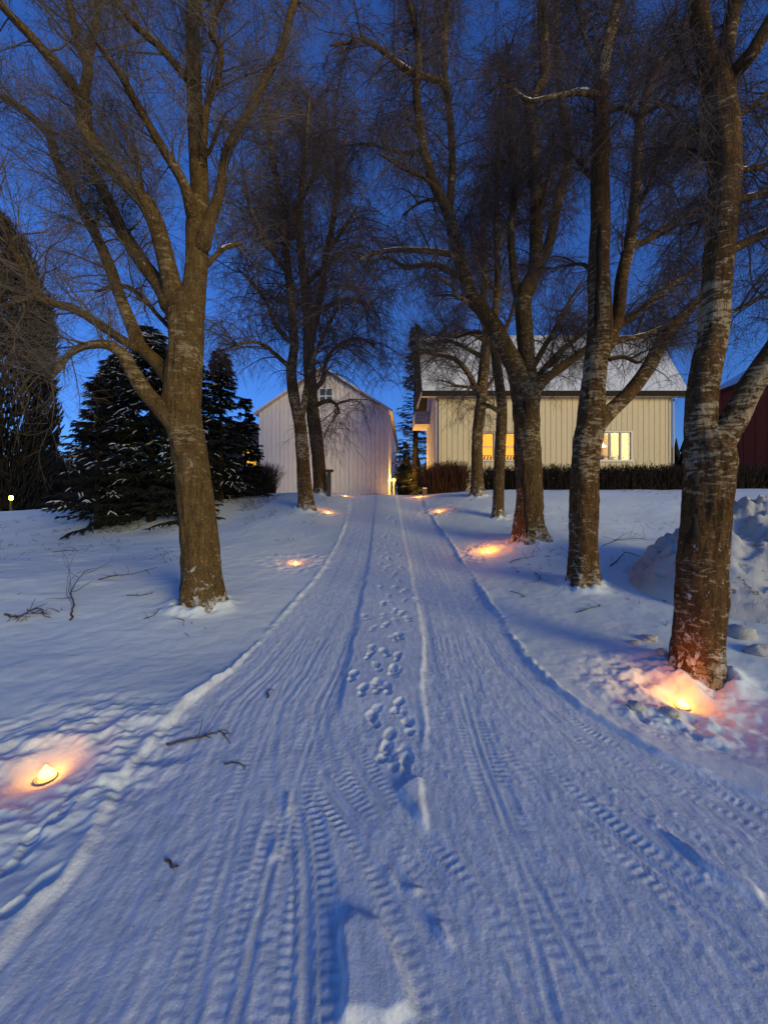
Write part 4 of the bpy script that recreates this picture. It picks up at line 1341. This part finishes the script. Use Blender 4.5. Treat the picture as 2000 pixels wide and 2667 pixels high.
# ------------------------------------------------------------------ buildings
def barn():
    Zf = 28.0
    rot = -math.radians(3.9)
    cx, cz = at(1012, Zf), 2.6
    t = thing('barn', 'tall white boarded barn with a small gable window at the driveway\'s end', 'barn', (cx, Zf, cz - 0.05), rot)
    W, D, E, A = 9.7, 18.0, 6.35, 9.5         # gable width, length, eaves, apex; local x from -W to 0, y from 0 to D
    mb = MB()
    mb.prism([(-W, 0), (0, 0), (0, E), (-W / 2, A), (-W, E)], 0.06, D)
    mb.build('wall', M_BARNW, t)
    bw = W / 30
    wx0, wx1, wz0, wz1 = -W / 2 - 0.30, -W / 2 + 0.75, E + 0.55, E + 1.75
    rr = random.Random(3)

    def top(x):
        return E + (A - E) * (1 - abs(x + W / 2) / (W / 2))
    for i in range(30):
        x0, x1 = -W + i * bw + 0.008, -W + (i + 1) * bw - 0.008
        y0 = (-0.012 if i % 2 else 0.016) + rr.uniform(-0.003, 0.003)
        segs = [(0, None)]
        if x1 > wx0 and x0 < wx1:
            segs = [(0, wz0), (wz1, None)]
        for a, b in segs:
            m = MB()
            if b is None:
                pts = [(x0, a), (x1, a), (x1, top(x1) - 0.02)]
                if x0 < -W / 2 < x1:
                    pts.append((-W / 2, A - 0.02))
                pts.append((x0, top(x0) - 0.02))
            else:
                pts = [(x0, a), (x1, a), (x1, b), (x0, b)]
            m.prism(pts, y0, y0 + 0.04)
            m.build('board', M_BARNW, t)
    # roof: two slopes with overhang and a thin cover of snow
    for s in (-1, 1):
        ex = 0.28 if s > 0 else -W - 0.28
        ez = E - 0.28 * (A - E) / (W / 2)
        m = MB()
        y0, y1 = -0.30, D + 0.3
        a, b = (-W / 2, A + 0.02), (ex, ez + 0.02)
        p = [(a[0], y0, a[1]), (b[0], y0, b[1]), (b[0], y1, b[1]), (a[0], y1, a[1])]
        if s < 0:
            p = [p[1], p[0], p[3], p[2]]
        m.hexa(p + [(q[0], q[1], q[2] + 0.10) for q in p])
        rf = m.build('roof', M_TRIM, t)
        m = MB()
        p2 = [(q[0] * 1.0, q[1] + (0.03 if q[1] < 0 else -0.03), q[2] + 0.104) for q in p]
        m.hexa(p2 + [(q[0], q[1], q[2] + 0.05) for q in p2])
        m.build('snow', M_CAP, rf)
    # gable window
    w = MB().box(wx0, wx1, 0.02, 0.05, wz0, wz1).build('window', mat_plain('dark_glass', (0.05, 0.06, 0.09), (0.08, 0.09, 0.12), 3.0, 0.2, 0, 0.5), t)
    for (a, b, c, e) in [(wx0, wx0 + 0.07, wz0, wz1), (wx1 - 0.07, wx1, wz0, wz1), ((wx0 + wx1) / 2 - 0.05, (wx0 + wx1) / 2 + 0.05, wz0, wz1)]:
        MB().box(a, b, -0.03, 0.018, c, e).build('frame', M_WHITE, w)
    for zc in (wz0 + 0.035, (wz0 + wz1) / 2, wz1 - 0.035):
        MB().box(wx0, wx1, -0.02, 0.016, zc - 0.035, zc + 0.035).build('glazing_bar', M_WHITE, w)
    # corner board, drain pipe and eaves trim
    MB().box(-0.12, 0.03, -0.05, -0.02, 0, E - 0.05).build('corner_board', M_BARNW, t)
    dp = MB()
    dp.lathe([(0.045, 0), (0.045, E - 0.35)], 10, 0.09, -0.02)
    dp.build('drain_pipe', M_WHITE, t, True)
    # side wall boards towards the lamp
    for i in range(24):
        y = 0.1 + i * 0.74
        MB().box(0.002, 0.026 if i % 2 else 0.012, y, y + 0.72, 0, E - 0.2).build('board', M_BARNW, t)
    # a small lantern bracket on the long side
    MB().box(0.03, 0.45, 9.0, 9.12, 3.6, 3.66).box(0.32, 0.5, 8.95, 9.17, 3.3, 3.6).build('wall_bracket', M_WHITE, t)


barn()


def yellow_house():
    Zf = 22.0
    x0, x1 = at(1135, Zf), at(1746, Zf)
    zb = 2.5
    W = x1 - x0
    t = thing('house', 'pale yellow wooden house with lit windows and a snowy roof behind the hedge', 'house', (x0, Zf, zb))
    E = CAM_H + (1333 - 1022) / 1000 * Zf - zb        # eaves height
    R = CAM_H + (1333 - 880) / 1000 * 24.2 - zb       # ridge
    D = 4.6
    # openings: (left px, right px, head py, sill py, kind)
    wins = []
    for a, b, hd, sl, kd in [(1250, 1285, 1128, 1196, 'warm'), (1312, 1345, 1128, 1196, 'warm'), (1560, 1642, 1126, 1197, 'room')]:
        wins.append((at(a, Zf) - x0, at(b, Zf) - x0, CAM_H + (1333 - sl) / 1000 * Zf - zb, CAM_H + (1333 - hd) / 1000 * Zf - zb, kd))
    # inner wall in pieces round the openings
    mb = MB()
    xs_ = [0.0]
    for a, b, s, h, _ in wins:
        mb.box(xs_[-1], a, 0.03, 0.18, 0, E)
        mb.box(a, b, 0.03, 0.18, 0, s)
        mb.box(a, b, 0.03, 0.18, h, E)
        xs_.append(b)
    mb.box(xs_[-1], W, 0.03, 0.18, 0, E)
    mb.build('wall', M_GAP, t)
    mb = MB().box(0.0, 0.15, 0.182, D, 0, E).box(W - 0.15, W, 0.182, D, 0, E).box(0.152, W - 0.152, D - 0.15, D, 0, E)
    mb.build('wall', M_TRIM, t)
    # front boards
    n = 43
    bw = W / n
    rr = random.Random(5)
    for i in range(n):
        a0, a1 = i * bw + 0.012, (i + 1) * bw - 0.012
        y0 = rr.uniform(-0.004, 0.004)
        segs = [(0.0, E - 0.02)]
        for a, b, s, h, _ in wins:
            if a1 > a - 0.09 and a0 < b + 0.09:
                segs = [(0.0, s - 0.10), (h + 0.10, E - 0.02)]
        for q, r in segs:
            MB().box(a0, a1, y0, y0 + 0.028, q, r).build('board', M_HOUSE, t)
    # gable side boards (left end)
    for i in range(15):
        y = 0.19 + i * 0.29
        MB().box(-0.03, -0.004, y + 0.01, y + 0.28, 0, E).build('board', M_TRIM, t)
    # gable triangles
    for xx in (0.0, W - 0.15):
        m = MB()
        m.hexa([(xx, 0.0, E), (xx + 0.15, 0.0, E), (xx + 0.15, D, E), (xx, D, E), (xx, D / 2 - 0.05, R - 0.1), (xx + 0.15, D / 2 - 0.05, R - 0.1), (xx + 0.15, D / 2 + 0.05, R - 0.1), (xx, D / 2 + 0.05, R - 0.1)])
        m.build('gable', M_TRIM, t)
    # corner boards
    MB().box(-0.03, 0.12, -0.035, -0.006, 0, E).build('corner_board', M_TRIM, t)
    MB().box(W - 0.12, W + 0.03, -0.035, -0.006, 0, E).build('corner_board', M_HOUSE, t)
    # drain pipes with an elbow under the eaves
    for xx, sgn in ((0.16, 1), (W + 0.08, -1)):
        path = np.array([(xx - 0.45 * sgn * 0, -0.30, E - 0.12), (xx, -0.28, E - 0.22), (xx, -0.10, E - 0.6), (xx, -0.085, E - 0.75), (xx, -0.085, 0.1)])
        v, f, _, _ = limb_mesh(path, np.full(5, 0.045), 10, 0, 1, 0.15, 0.0)
        link_mesh('drain_pipe', v, f, M_TRIM if sgn > 0 else M_HOUSE, t, True)
    # roof with overhangs and snow, eaves board and gutter
    ov = 0.85
    slope = (R - E) / (D / 2)
    for s in (0, 1):
        ye, yr = (-0.40, D / 2) if s == 0 else (D + 0.40, D / 2)
        ze = E - 0.40 * slope * 0.35
        p = [(-ov, ye, ze), (W + ov, ye, ze), (W + ov, yr, R), (-ov, yr, R)]
        if s == 1:
            p = [p[1], p[0], p[3], p[2]]
        m = MB().hexa(p + [(q[0], q[1], q[2] + 0.10) for q in p])
        rf = m.build('roof', M_DARKMETAL, t)
        p2 = [(q[0] + (0.05 if q[0] < 0 else -0.05), q[1] + (0.04 if q[1] < 0 else -0.04 if q[1] > D else 0), q[2] + 0.104) for q in p]
        m = MB().hexa(p2 + [(q[0], q[1], q[2] + 0.11) for q in p2])
        m.build('snow', M_ROOFSNOW, rf)
    MB().box(-ov, W + ov, -0.43, -0.405, E - 0.32, E - 0.02).build('fascia', M_HOLLOW, t)
    MB().box(-ov + 0.01, W + ov - 0.01, -0.40, 0.0, E - 0.30, E - 0.26).build('soffit', M_HOUSE, t)
    MB().box(-ov - 0.04, -ov - 0.004, -0.42, D / 2, E - 0.32, E - 0.1).build('bargeboard', M_TRIM, t)
    # balcony box on the gable end
    bz0, bz1 = CAM_H + (1333 - 1108) / 1000 * 25.0 - zb, E - 0.35
    bal = MB().box(-1.0, -0.035, 2.6, 4.5, bz0, bz0 + 0.14).build('balcony', M_TRIM, t)
    for k in range(3):
        zz = bz0 + 0.16 + k * (bz1 - bz0 - 0.2) / 3
        MB().box(-1.0, -0.97, 2.6, 4.5, zz, zz + (bz1 - bz0 - 0.2) / 3 - 0.03).build('panel', M_TRIM, bal)
        MB().box(-0.965, -0.04, 2.6, 2.63, zz, zz + (bz1 - bz0 - 0.2) / 3 - 0.03).build('panel', M_TRIM, bal)
    # windows
    for a, b, s, h, kd in wins:
        w = MB()
        w.box(a - 0.08, a, -0.04, 0.10, s - 0.08, h + 0.08).box(b, b + 0.08, -0.04, 0.10, s - 0.08, h + 0.08)
        w.box(a, b, -0.04, 0.10, h, h + 0.08).box(a, b, -0.04, 0.10, s - 0.08, s)
        wo = w.build('window', M_WHITE if kd == 'room' else M_TRIM, t)
        MB().box(a - 0.12, b + 0.12, -0.10, -0.045, s - 0.12, s - 0.06).build('sill', M_WHITE, wo)
        if kd == 'room':
            for k in (1, 2):
                xx = a + (b - a) * k / 3
                MB().box(xx - 0.055, xx + 0.055, -0.02, 0.08, s + 0.002, h - 0.002).build('mullion', M_TRIM, wo)
            for k in range(3):
                MB().box(a + (b - a) * k / 3 + (0.057 if k else 0.002), a + (b - a) * (k + 1) / 3 - (0.057 if k < 2 else 0.002), 0.03, 0.036, s + 0.002, h - 0.002).build('pane', M_GLASS, wo)
            rm = MB().box(a - 1.1, b + 0.9, 2.6, 2.64, s - 0.9, h + 0.35).build('glowing_wall', M_ROOM, t)  # back wall panel glows by itself as the room's lamplight
            MB().box(a - 1.1, b + 0.9, 0.3, 2.58, h + 0.36, h + 0.38).build('ceiling', mat_emit('ceiling_glow', (1.0, 0.64, 0.14), 0.42), rm)  # ceiling emits, standing in for lamplight falling on it
            # curtain at the right, cupboards, table, plants and a pendant lamp
            cm = mat_emit('curtain_glow', (1.0, 0.62, 0.15), 0.40)  # light through the cloth put in as emission; the bowl shares it
            cv = MB()
            for k in range(6):
                cv.box(b - 0.36 + k * 0.06, b - 0.305 + k * 0.06, 0.26 + 0.03 * (k % 2), 0.28 + 0.03 * (k % 2), s - 0.02, h)
            cv.build('curtain', cm, rm)
            wood = mat_emit('cupboard_glow', (0.75, 0.33, 0.09), 0.26)  # cupboards give off their own glow in place of lamplight
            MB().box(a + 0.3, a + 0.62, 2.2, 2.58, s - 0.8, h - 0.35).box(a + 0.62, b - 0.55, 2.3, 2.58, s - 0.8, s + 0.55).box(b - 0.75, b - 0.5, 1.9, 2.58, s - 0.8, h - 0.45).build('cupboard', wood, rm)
            MB().lathe([(0.015, h + 0.34), (0.015, h - 0.42), (0.04, h - 0.44), (0.22, h - 0.60), (0.20, h - 0.60)], 14, (a + b) / 2 + 0.05, 1.3).build('pendant_lamp', M_PENDANT, rm)
            pl = Bag()
            rng = np.random.default_rng(3)
            for qx in (a + 0.12, a + 0.2, (a + b) / 2 - 0.15, b - 0.5):
                st = np.tile(np.array([qx, 0.32, s + 0.02]), (14, 1))
                g = grow(st, rng.normal(0, 0.5, (14, 3)) + np.array([0, 0, 1.0]), rng.uniform(0.2, 0.55, 14), 4, 0.3, 0.2, rng)
                pl.add(*tubes(g, np.array([0.01, 0.02, 0.03, 0.025, 0.005])[None] * np.ones(14)[:, None], 4))
            pl.build('potted_plants', mat_plain('window_plants', (0.10, 0.07, 0.02), (0.2, 0.13, 0.04), 5.0), rm)
            MB().box((a + b) / 2 - 0.05, (a + b) / 2 + 0.22, 0.4, 0.6, s + 0.02, s + 0.1).build('bowl', cm, rm)
        else:
            mid = s + (h - s) * 0.48
            MB().box(a, b, -0.015, 0.06, mid - 0.02, mid + 0.02).build('glazing_bar', M_TRIM, wo)
            MB().box(a + 0.002, b - 0.002, 0.03, 0.036, s + 0.002, h - 0.002).build('pane', M_GLASS, wo)
            MB().box(a - 0.1, b + 0.1, 0.4, 0.42, s - 0.2, h + 0.2).build('glowing_curtain', M_WIN_WARM, t)  # sheet glows by itself in place of a lit room behind it
            # candle arch silhouette and pot plants on the sill
            m = MB()
            m.box(a + 0.02, b - 0.05, 0.22, 0.26, s + 0.22, s + 0.26)
            for k in range(4):
                xx = a + 0.1 + k * (b - a - 0.2) / 3
                m.box(xx - 0.035, xx + 0.035, 0.2, 0.27, s, s + 0.12 + 0.05 * (k % 2))
                m.box(xx - 0.01, xx + 0.06, 0.22, 0.25, s + 0.12, s + 0.2)
            m.build('sill_ornament', M_HOLLOW, t)


yellow_house()


def red_barn():
    Z0 = 24.0
    x0 = at(1868, Z0)
    zb = 2.5
    t = thing('red_barn', 'dark red wooden outbuilding at the right edge behind the forked birch', 'barn', (x0, Z0, zb))
    E = CAM_H + (1333 - 1018) / 1000 * Z0 - zb
    W, L = 8.0, 5.5
    mb = MB()
    mb.prism([(0.04, 0), (W, 0), (W, E), (W / 2, E + 2.4), (0.04, E)], -L, 0)
    mb.build('wall', M_RED, t)
    n = 16
    for i in range(n):
        y1, y0 = -i * L / n - 0.008, -(i + 1) * L / n + 0.008
        MB().box(0.0 if i % 2 else -0.02, 0.036, y0, y1, 0, E - 0.03).build('board', M_RED, t)
    for sgn in (-1, 1):
        ex = -0.35 if sgn < 0 else W + 0.35
        ez = E - 0.35 * 2.4 / (W / 2)
        p = [(ex, -L - 0.3, ez + 0.03), (W / 2, -L - 0.3, E + 2.43), (W / 2, 0.3, E + 2.43), (ex, 0.3, ez + 0.03)]
        if sgn > 0:
            p = [p[1], p[0], p[3], p[2]]
        rf = MB().hexa(p + [(q[0], q[1], q[2] + 0.10) for q in p]).build('roof', M_DARKWALL, t)
        p2 = [(q[0], q[1] + (0.03 if q[1] < -1 else -0.03), q[2] + 0.104) for q in p]
        MB().hexa(p2 + [(q[0], q[1], q[2] + 0.07) for q in p2]).build('snow', M_ROOFSNOW, rf)


red_barn()


def far_house():
    Z0 = 36.0
    x0, x1 = at(540, Z0), at(672, Z0)
    zb = 2.2
    t = thing('house', 'unlit dark house behind the spruces with one glowing window', 'house', (x0, Z0, zb))
    W = x1 - x0
    wa, wb = at(632, Z0) - x0, at(668, Z0) - x0
    s, h = CAM_H + (1333 - 1215) / 1000 * Z0 - zb, CAM_H + (1333 - 1170) / 1000 * Z0 - zb
    E = h + 0.8
    m = MB().box(0, wa, 0, 0.2, 0, E).box(wa, wb, 0, 0.2, 0, s).box(wa, wb, 0, 0.2, h, E).box(wb, W, 0, 0.2, 0, E)
    m.box(0, 0.2, 0.202, 6, 0, E).box(W - 0.2, W, 0.202, 6, 0, E)
    m.build('wall', M_DARKWALL, t)
    rf = MB().hexa([(-0.4, -0.4, E - 0.1), (W + 0.4, -0.4, E - 0.1), (W + 0.4, 3, E + 2.2), (-0.4, 3, E + 2.2), (-0.4, -0.4, E), (W + 0.4, -0.4, E), (W + 0.4, 3, E + 2.3), (-0.4, 3, E + 2.3)]).build('roof', M_DARKWALL, t)
    w = MB().box(wa, wb, 0.22, 0.24, s, h).build('window', M_FARWIN, t)
    MB().box((wa + wb) / 2 - 0.04, (wa + wb) / 2 + 0.04, 0.05, 0.1, s, h).build('glazing_bar', M_WHITE, w)
    MB().box(wa, wb, 0.05, 0.1, s + (h - s) * 0.62, s + (h - s) * 0.62 + 0.08).build('glazing_bar', M_WHITE, w)


far_house()


# ------------------------------------------------------------------ lamps
def post_lamp(label, x, y, h, mat, color, power, post=None, q=1.0):
    z = H1(x, y)
    t = thing('post_lamp', label, 'lamp', (x, y, z - 0.05), 0)
    MB().lathe([(0.075, 0), (0.075, 0.04), (0.055, 0.06), (0.055, h - 0.12), (0.085, h - 0.10), (0.085, h - 0.08)], 14).build('post', post or M_TRIM, t, True)
    MB().lathe([(0.06 * q, h - 0.078), (0.12 * q, h - 0.05), (0.15 * q, h + 0.03), (0.12 * q, h + 0.11), (0.06 * q, h + 0.145)], 14).build('bulb', mat, t, True)
    MB().lathe([(0.07, h + 0.148), (0.08, h + 0.16), (0.04, h + 0.19), (0.01, h + 0.2)], 14).build('lamp_cap', M_DARKMETAL, t, True)
    l = bpy.data.lights.new('post_light', 'POINT')
    l.energy = power
    l.color = color
    l.shadow_soft_size = 0.1
    o = bpy.data.objects.new('post_light', l)
    COL.objects.link(o)
    o.parent = t
    o.location = (0, -0.27, h)
    return t


post_lamp('bright yellow bollard lamp at the barn\'s right corner', at(1018, 28.6) + 0.22, 28.6, 1.25, M_BULB, (1.0, 0.55, 0.08), 420, M_WOOD)
post_lamp('small greenish-yellow lamp at the far left across the field', at(30, 20.0), 20.0, max(0.6, CAM_H + (1333 - 1298) / 1000 * 20 - H1(at(30, 20), 20) + 0.05), M_BULB_GREEN, (0.85, 0.95, 0.3), 8, M_HOLLOW, 0.62)


def candle(label, x, y, power, i):
    z = ground_z(x, y)
    t = thing('outdoor_candle', label, 'candle', (x, y, z), i * 1.3, 'candles lighting the driveway')
    MB().lathe([(0.048, -0.02), (0.052, 0.012), (0.054, 0.013), (0.054, 0.017), (0.049, 0.017), (0.045, 0.008)], 18).build('cup', M_TIN, t, True)
    MB().lathe([(0.002, 0.009), (0.044, 0.010), (0.042, 0.013), (0.002, 0.0135)], 18).build('wax', M_WAX, t, True)
    fl = MB()
    fl.lathe([(0.010, 0.014), (0.026, 0.022), (0.034, 0.036), (0.028, 0.055), (0.013, 0.074), (0.002, 0.088)], 14)
    fl.lathe([(0.006, 0.014), (0.016, 0.022), (0.020, 0.034), (0.010, 0.052), (0.001, 0.064)], 12, 0.028, 0.010)
    fl.build('flame', M_FLAME, t, True)
    l = bpy.data.lights.new('candle_light', 'POINT')
    l.energy = power
    l.color = (1.0, 0.28, 0.0)
    l.shadow_soft_size = 0.025
    o = bpy.data.objects.new('candle_light', l)
    COL.objects.link(o)
    o.parent = t
    o.location = (0, 0, (0.20, 0.2, 0.2, 0.2, 0.27, 0.27, 0.2, 0.2)[i])


LAB = ['candle sunk in snow nearest the viewer on the left roadside', 'second candle on the left roadside, left of the wheel tracks below the left tree',
       'candle at the foot of the leaning birch', 'tiny candle on the crest in front of the barn', 'candle in the snow at the foot of the nearest birch on the right',
       'candle beside the thick cracked trunk on the right', 'candle on the right bank before the slim far tree', 'tiny candle on the crest beside the rounded hedge']
for i, ((x, y), lab) in enumerate(zip(CAND_XY, LAB)):
    candle(lab, x, y, (0.26, 0.5, 0.9, 1.6, 1.4, 3.6, 1.3, 6.0)[i], i)


# ------------------------------------------------------------------ posts, snow pile, fallen branches
def posts():
    Z = 14.6
    x = at(857, Z)
    z = H1(x, Z)
    t = thing('wooden_post', 'dark wooden post with a flat cap beside the upright birch', 'post', (x, Z, z - 0.05))
    h = 0.95
    MB().box(-0.07, 0.07, -0.06, 0.06, 0, h).build('post', M_WOOD, t)
    MB().box(-0.10, 0.16, -0.12, 0.12, h + 0.002, h + 0.09).build('cap', M_WOOD, t)
    Z = 16.5
    x = at(1106, Z)
    z = H1(x, Z)
    t = thing('wooden_post', 'short grey post at the foot of the rounded hedge', 'post', (x, Z, z - 0.05))
    MB().box(-0.09, 0.09, -0.08, 0.08, 0, 0.32).build('post', M_WOOD, t)
    MB().box(-0.085, 0.085, -0.075, 0.075, 0.322, 0.36).build('snow', M_CAP, t)


posts()


def snow_pile():
    cx, cy = 5.5, 5.3
    n, m = 150, 80
    u = np.linspace(0, 2 * np.pi, n, endpoint=False)
    r = np.linspace(0, 1, m)
    U, Rr = np.meshgrid(u, r)
    X = cx + np.cos(U) * Rr * 1.95
    Y = cy + np.sin(U) * Rr * 1.5
    prof = np.clip(1 - Rr ** 2, 0, 1) ** 0.75
    hh = 0.9 * prof * (1 + 0.5 * fbm(X * 1.4, Y * 1.4, 2, 200))
    lump = np.abs(fbm(X * 3.4, Y * 3.4, 3, 210))
    Zv = base_height(X.ravel(), Y.ravel()).reshape(X.shape) - 0.08 + hh + prof ** 0.5 * (0.40 * lump + 0.16 * np.abs(fbm(X * 8, Y * 8, 3, 220)) + 0.05 * fbm(X * 22, Y * 22, 2, 221))
    V = np.stack([X.ravel() - cx, Y.ravel() - cy, Zv.ravel() - H1(cx, cy)], 1)
    idx = np.arange(n * m).reshape(m, n)
    F = np.stack([idx[:-1], np.roll(idx, -1, 1)[:-1], np.roll(idx, -1, 1)[1:], idx[1:]], -1).reshape(-1, 4)
    F = F[:, ::-1]
    o = link_mesh('snow_pile', V, F[n:], M_PILE, None, True)
    o.location = (cx, cy, H1(cx, cy))
    tag(o, 'lumpy ploughed heap of old snow behind the nearest birch at the right edge', 'snow pile')
    # loose clods
    rr = random.Random(4)
    for i, (px, py, s, lab) in enumerate([(1694, 1668, 0.085, 'orange-lit snow clod left of the nearest birch'), (1652, 1676, 0.05, 'small dark-sided snow clod farthest left of the nearest birch'),
                                          (1727, 1700, 0.07, 'snow clod touching the left foot of the nearest birch'), (1658, 1848, 0.07, 'grey snow lump in front of the right candle'),
                                          (1745, 1868, 0.065, 'flat snow lump nearest below the right candle'), (1930, 1655, 0.16, 'big orange-lit snow clod at the foot of the heap'),
                                          (1975, 1700, 0.11, 'rough snow clod at the lower right foot of the heap')]):
        Z = depth_of(px, py)
        x = at(px, Z)
        nn, mm = 16, 10
        v, f = [], []
        for j in range(mm + 1):
            th = math.pi * j / mm
            for k in range(nn):
                ph = 2 * math.pi * k / nn
                dx, dy, dz = math.sin(th) * math.cos(ph), math.sin(th) * math.sin(ph), math.cos(th)
                q = 1 + 0.7 * float(fbm(np.array([dx * 1.7 + i * 5 + dz]), np.array([dy * 1.7 - dz * 1.3]), 3, 300)[0])
                v.append((dx * s * q * 0.95, dy * s * q * 0.75, dz * s * q * 0.5 + s * 0.15))
        for j in range(mm):
            for k in range(nn):
                kk = (k + 1) % nn
                f.append((j * nn + k, (j + 1) * nn + k, (j + 1) * nn + kk, j * nn + kk))
        o = link_mesh('snow_clod', v, f, M_PILE, None, True)
        o.location = (x, Z, ground_z(x, Z))
        tag(o, lab, 'snow clod', 'snow clods round the right candle')


snow_pile()


def fallen(label, pts, r0, twigs, seed, arch=0.0, name='fallen_branch'):
    """pts: photo pixels along a stick lying on the snow."""
    rng = np.random.default_rng(seed)
    w = []
    for (px, py) in pts:
        Z = depth_of(px, py)
        x = at(px, Z)
        w.append((x, Z, ground_z(x, Z) + r0 * 0.8))
    w = np.array(w)
    w[1:, 2] += arch * np.sin(np.linspace(0.3, 2.9, len(w) - 1))
    line = catmull(w, n=5)
    line[:, :2] += rng.normal(0, r0 * 0.9, (len(line), 2))
    org = w[0].copy()
    t = thing(name, label, 'branch', tuple(org), 0, 'broken branches lying on the snow')
    v, f = tubes(line[None], (r0 * np.linspace(1, 0.35, len(line)))[None], 6)
    link_mesh('stem', v - org, f, M_TWIG, t, True)
    if twigs:
        p, tan, _, _ = sample_on(line[None], twigs, rng, 0.2, 1.0)
        dr = tan * 0.6 + rng.normal(0, 0.7, (twigs, 3)) * np.array([1, 1, 0.25]) + np.array([0, 0, 0.12])
        L = np.linalg.norm(line[-1] - line[0])
        b = grow(p, dr, rng.uniform(0.15, 0.4, twigs) * L, 4, 0.06, 0.25, rng)
        for i in range(b.shape[0]):
            for j in range(b.shape[1]):
                b[i, j, 2] = max(b[i, j, 2], ground_z(b[i, j, 0], b[i, j, 1]) + r0 * 0.3)
        bag = Bag()
        bag.add(*tubes(b, r0 * 0.5 * np.linspace(1, 0.4, 5)[None] * np.ones(twigs)[:, None], 4))
        bag.build('twigs', M_TWIG, t, False, 'stuff', org)


fallen('forked dark stick lying across the left wheel lane', [(434, 1942), (480, 1930), (525, 1920), (560, 1913), (604, 1910)], 0.008, 5, 1, 0.0)
fallen('short thin stick on the left lane below the forked stick', [(585, 1985), (620, 1990), (640, 1998)], 0.005, 1, 2)
fallen('dark gnarled dead branch half buried in snow at the left edge', [(15, 1602), (45, 1620), (70, 1612), (100, 1600), (130, 1612)], 0.014, 9, 3, 0.06)
fallen('upright twiggy branch sticking out of the left snowfield', [(185, 1618), (192, 1580), (188, 1550), (205, 1520), (222, 1490)], 0.010, 8, 4, 0.05)
fallen('thin branch on the snow far left of the left trunk', [(260, 1510), (300, 1500), (345, 1498), (410, 1480)], 0.009, 6, 5, 0.02)
fallen('curved thin twig between the left edge and the left trunk', [(330, 1555), (365, 1552), (398, 1550)], 0.007, 5, 6, 0.02)
fallen('small twig below the foot of the left trunk', [(375, 1615), (400, 1605), (420, 1590)], 0.006, 4, 7, 0.01)
fallen('low twig on the left slope above the others', [(140, 1440), (170, 1437), (200, 1435)], 0.010, 5, 8, 0.02)
fallen('long thin branch on the snow right of the banded birch', [(1570, 1425), (1610, 1412), (1650, 1408), (1680, 1405)], 0.009, 7, 9, 0.02)
fallen('bent bare branch right of the banded birch\'s foot', [(1590, 1480), (1610, 1462), (1630, 1452), (1670, 1464), (1700, 1472)], 0.009, 4, 10, 0.05)
fallen('twiggy bit in the snow left of the banded birch', [(1395, 1495), (1405, 1510), (1400, 1522)], 0.007, 6, 11, 0.03)
fallen('spreading thin twigs in the snow left of the nearest birch', [(1500, 1598), (1530, 1592), (1565, 1585)], 0.006, 7, 12, 0.03)
fallen('thin twig on the right bank near the orange trunk', [(1325, 1470), (1350, 1462), (1390, 1455)], 0.007, 6, 13, 0.02)
fallen('little crooked twig on the right bank above the road edge', [(1330, 1545), (1355, 1552), (1370, 1562)], 0.005, 3, 14, 0.01)
fallen('hooked twig on the left lane above the forked stick', [(700, 1820), (698, 1800), (708, 1790)], 0.006, 2, 15, 0.01)
fallen('tiny dark stick on the near left lane', [(432, 2240), (455, 2250), (468, 2256)], 0.006, 0, 16, 0.0)


def grass():
    """Dry stalks poking through the thin snow."""
    rng = np.random.default_rng(21)
    n = 7000
    x = np.concatenate([rng.uniform(-14, -1.9, int(n * 0.62)), rng.uniform(2.0, 12, n - int(n * 0.62))])
    y = 4.0 + 12.0 * rng.random(n) ** 1.1
    k = vnoise(x * 0.9, y * 0.9, 401) + 0.7 * vnoise(x * 3.0, y * 3.0, 402) > 0.14
    x, y = x[k], y[k]
    mound = 5200
    mx = rng.uniform(-9.5, -4.0, mound)
    my = rng.uniform(11.3, 15.5, mound)
    k = vnoise(mx * 1.8, my * 1.8, 403) > -0.02 - 0.1 * (my > 13)
    x, y = np.concatenate([x, mx[k]]), np.concatenate([y, my[k]])
    st = np.stack([x, y, surface(x, y) - 0.01], 1)
    m = len(x)
    dr = rng.normal(0, 1, (m, 3)) * np.array([1, 1, 0.0]) + np.array([0, 0, 0.55])
    b = grow(st, dr, rng.uniform(0.05, 0.20, m), 3, 0.25, 0.2, rng)
    bag = Bag()
    bag.add(*tubes(b, 0.0035 * np.array([1, 1, 0.8, 0.3])[None] * rng.uniform(0.7, 1.7, m)[:, None], 3))
    o = bag.build('dry_grass', M_GRASS, None, False, 'stuff')
    tag(o, 'dry grass stalks and twiglets poking through the thin snow', 'grass')


grass()
tris = sum(len(o.data.polygons) * 2 for o in COL.objects if o.type == 'MESH')
print('approx triangles', tris)
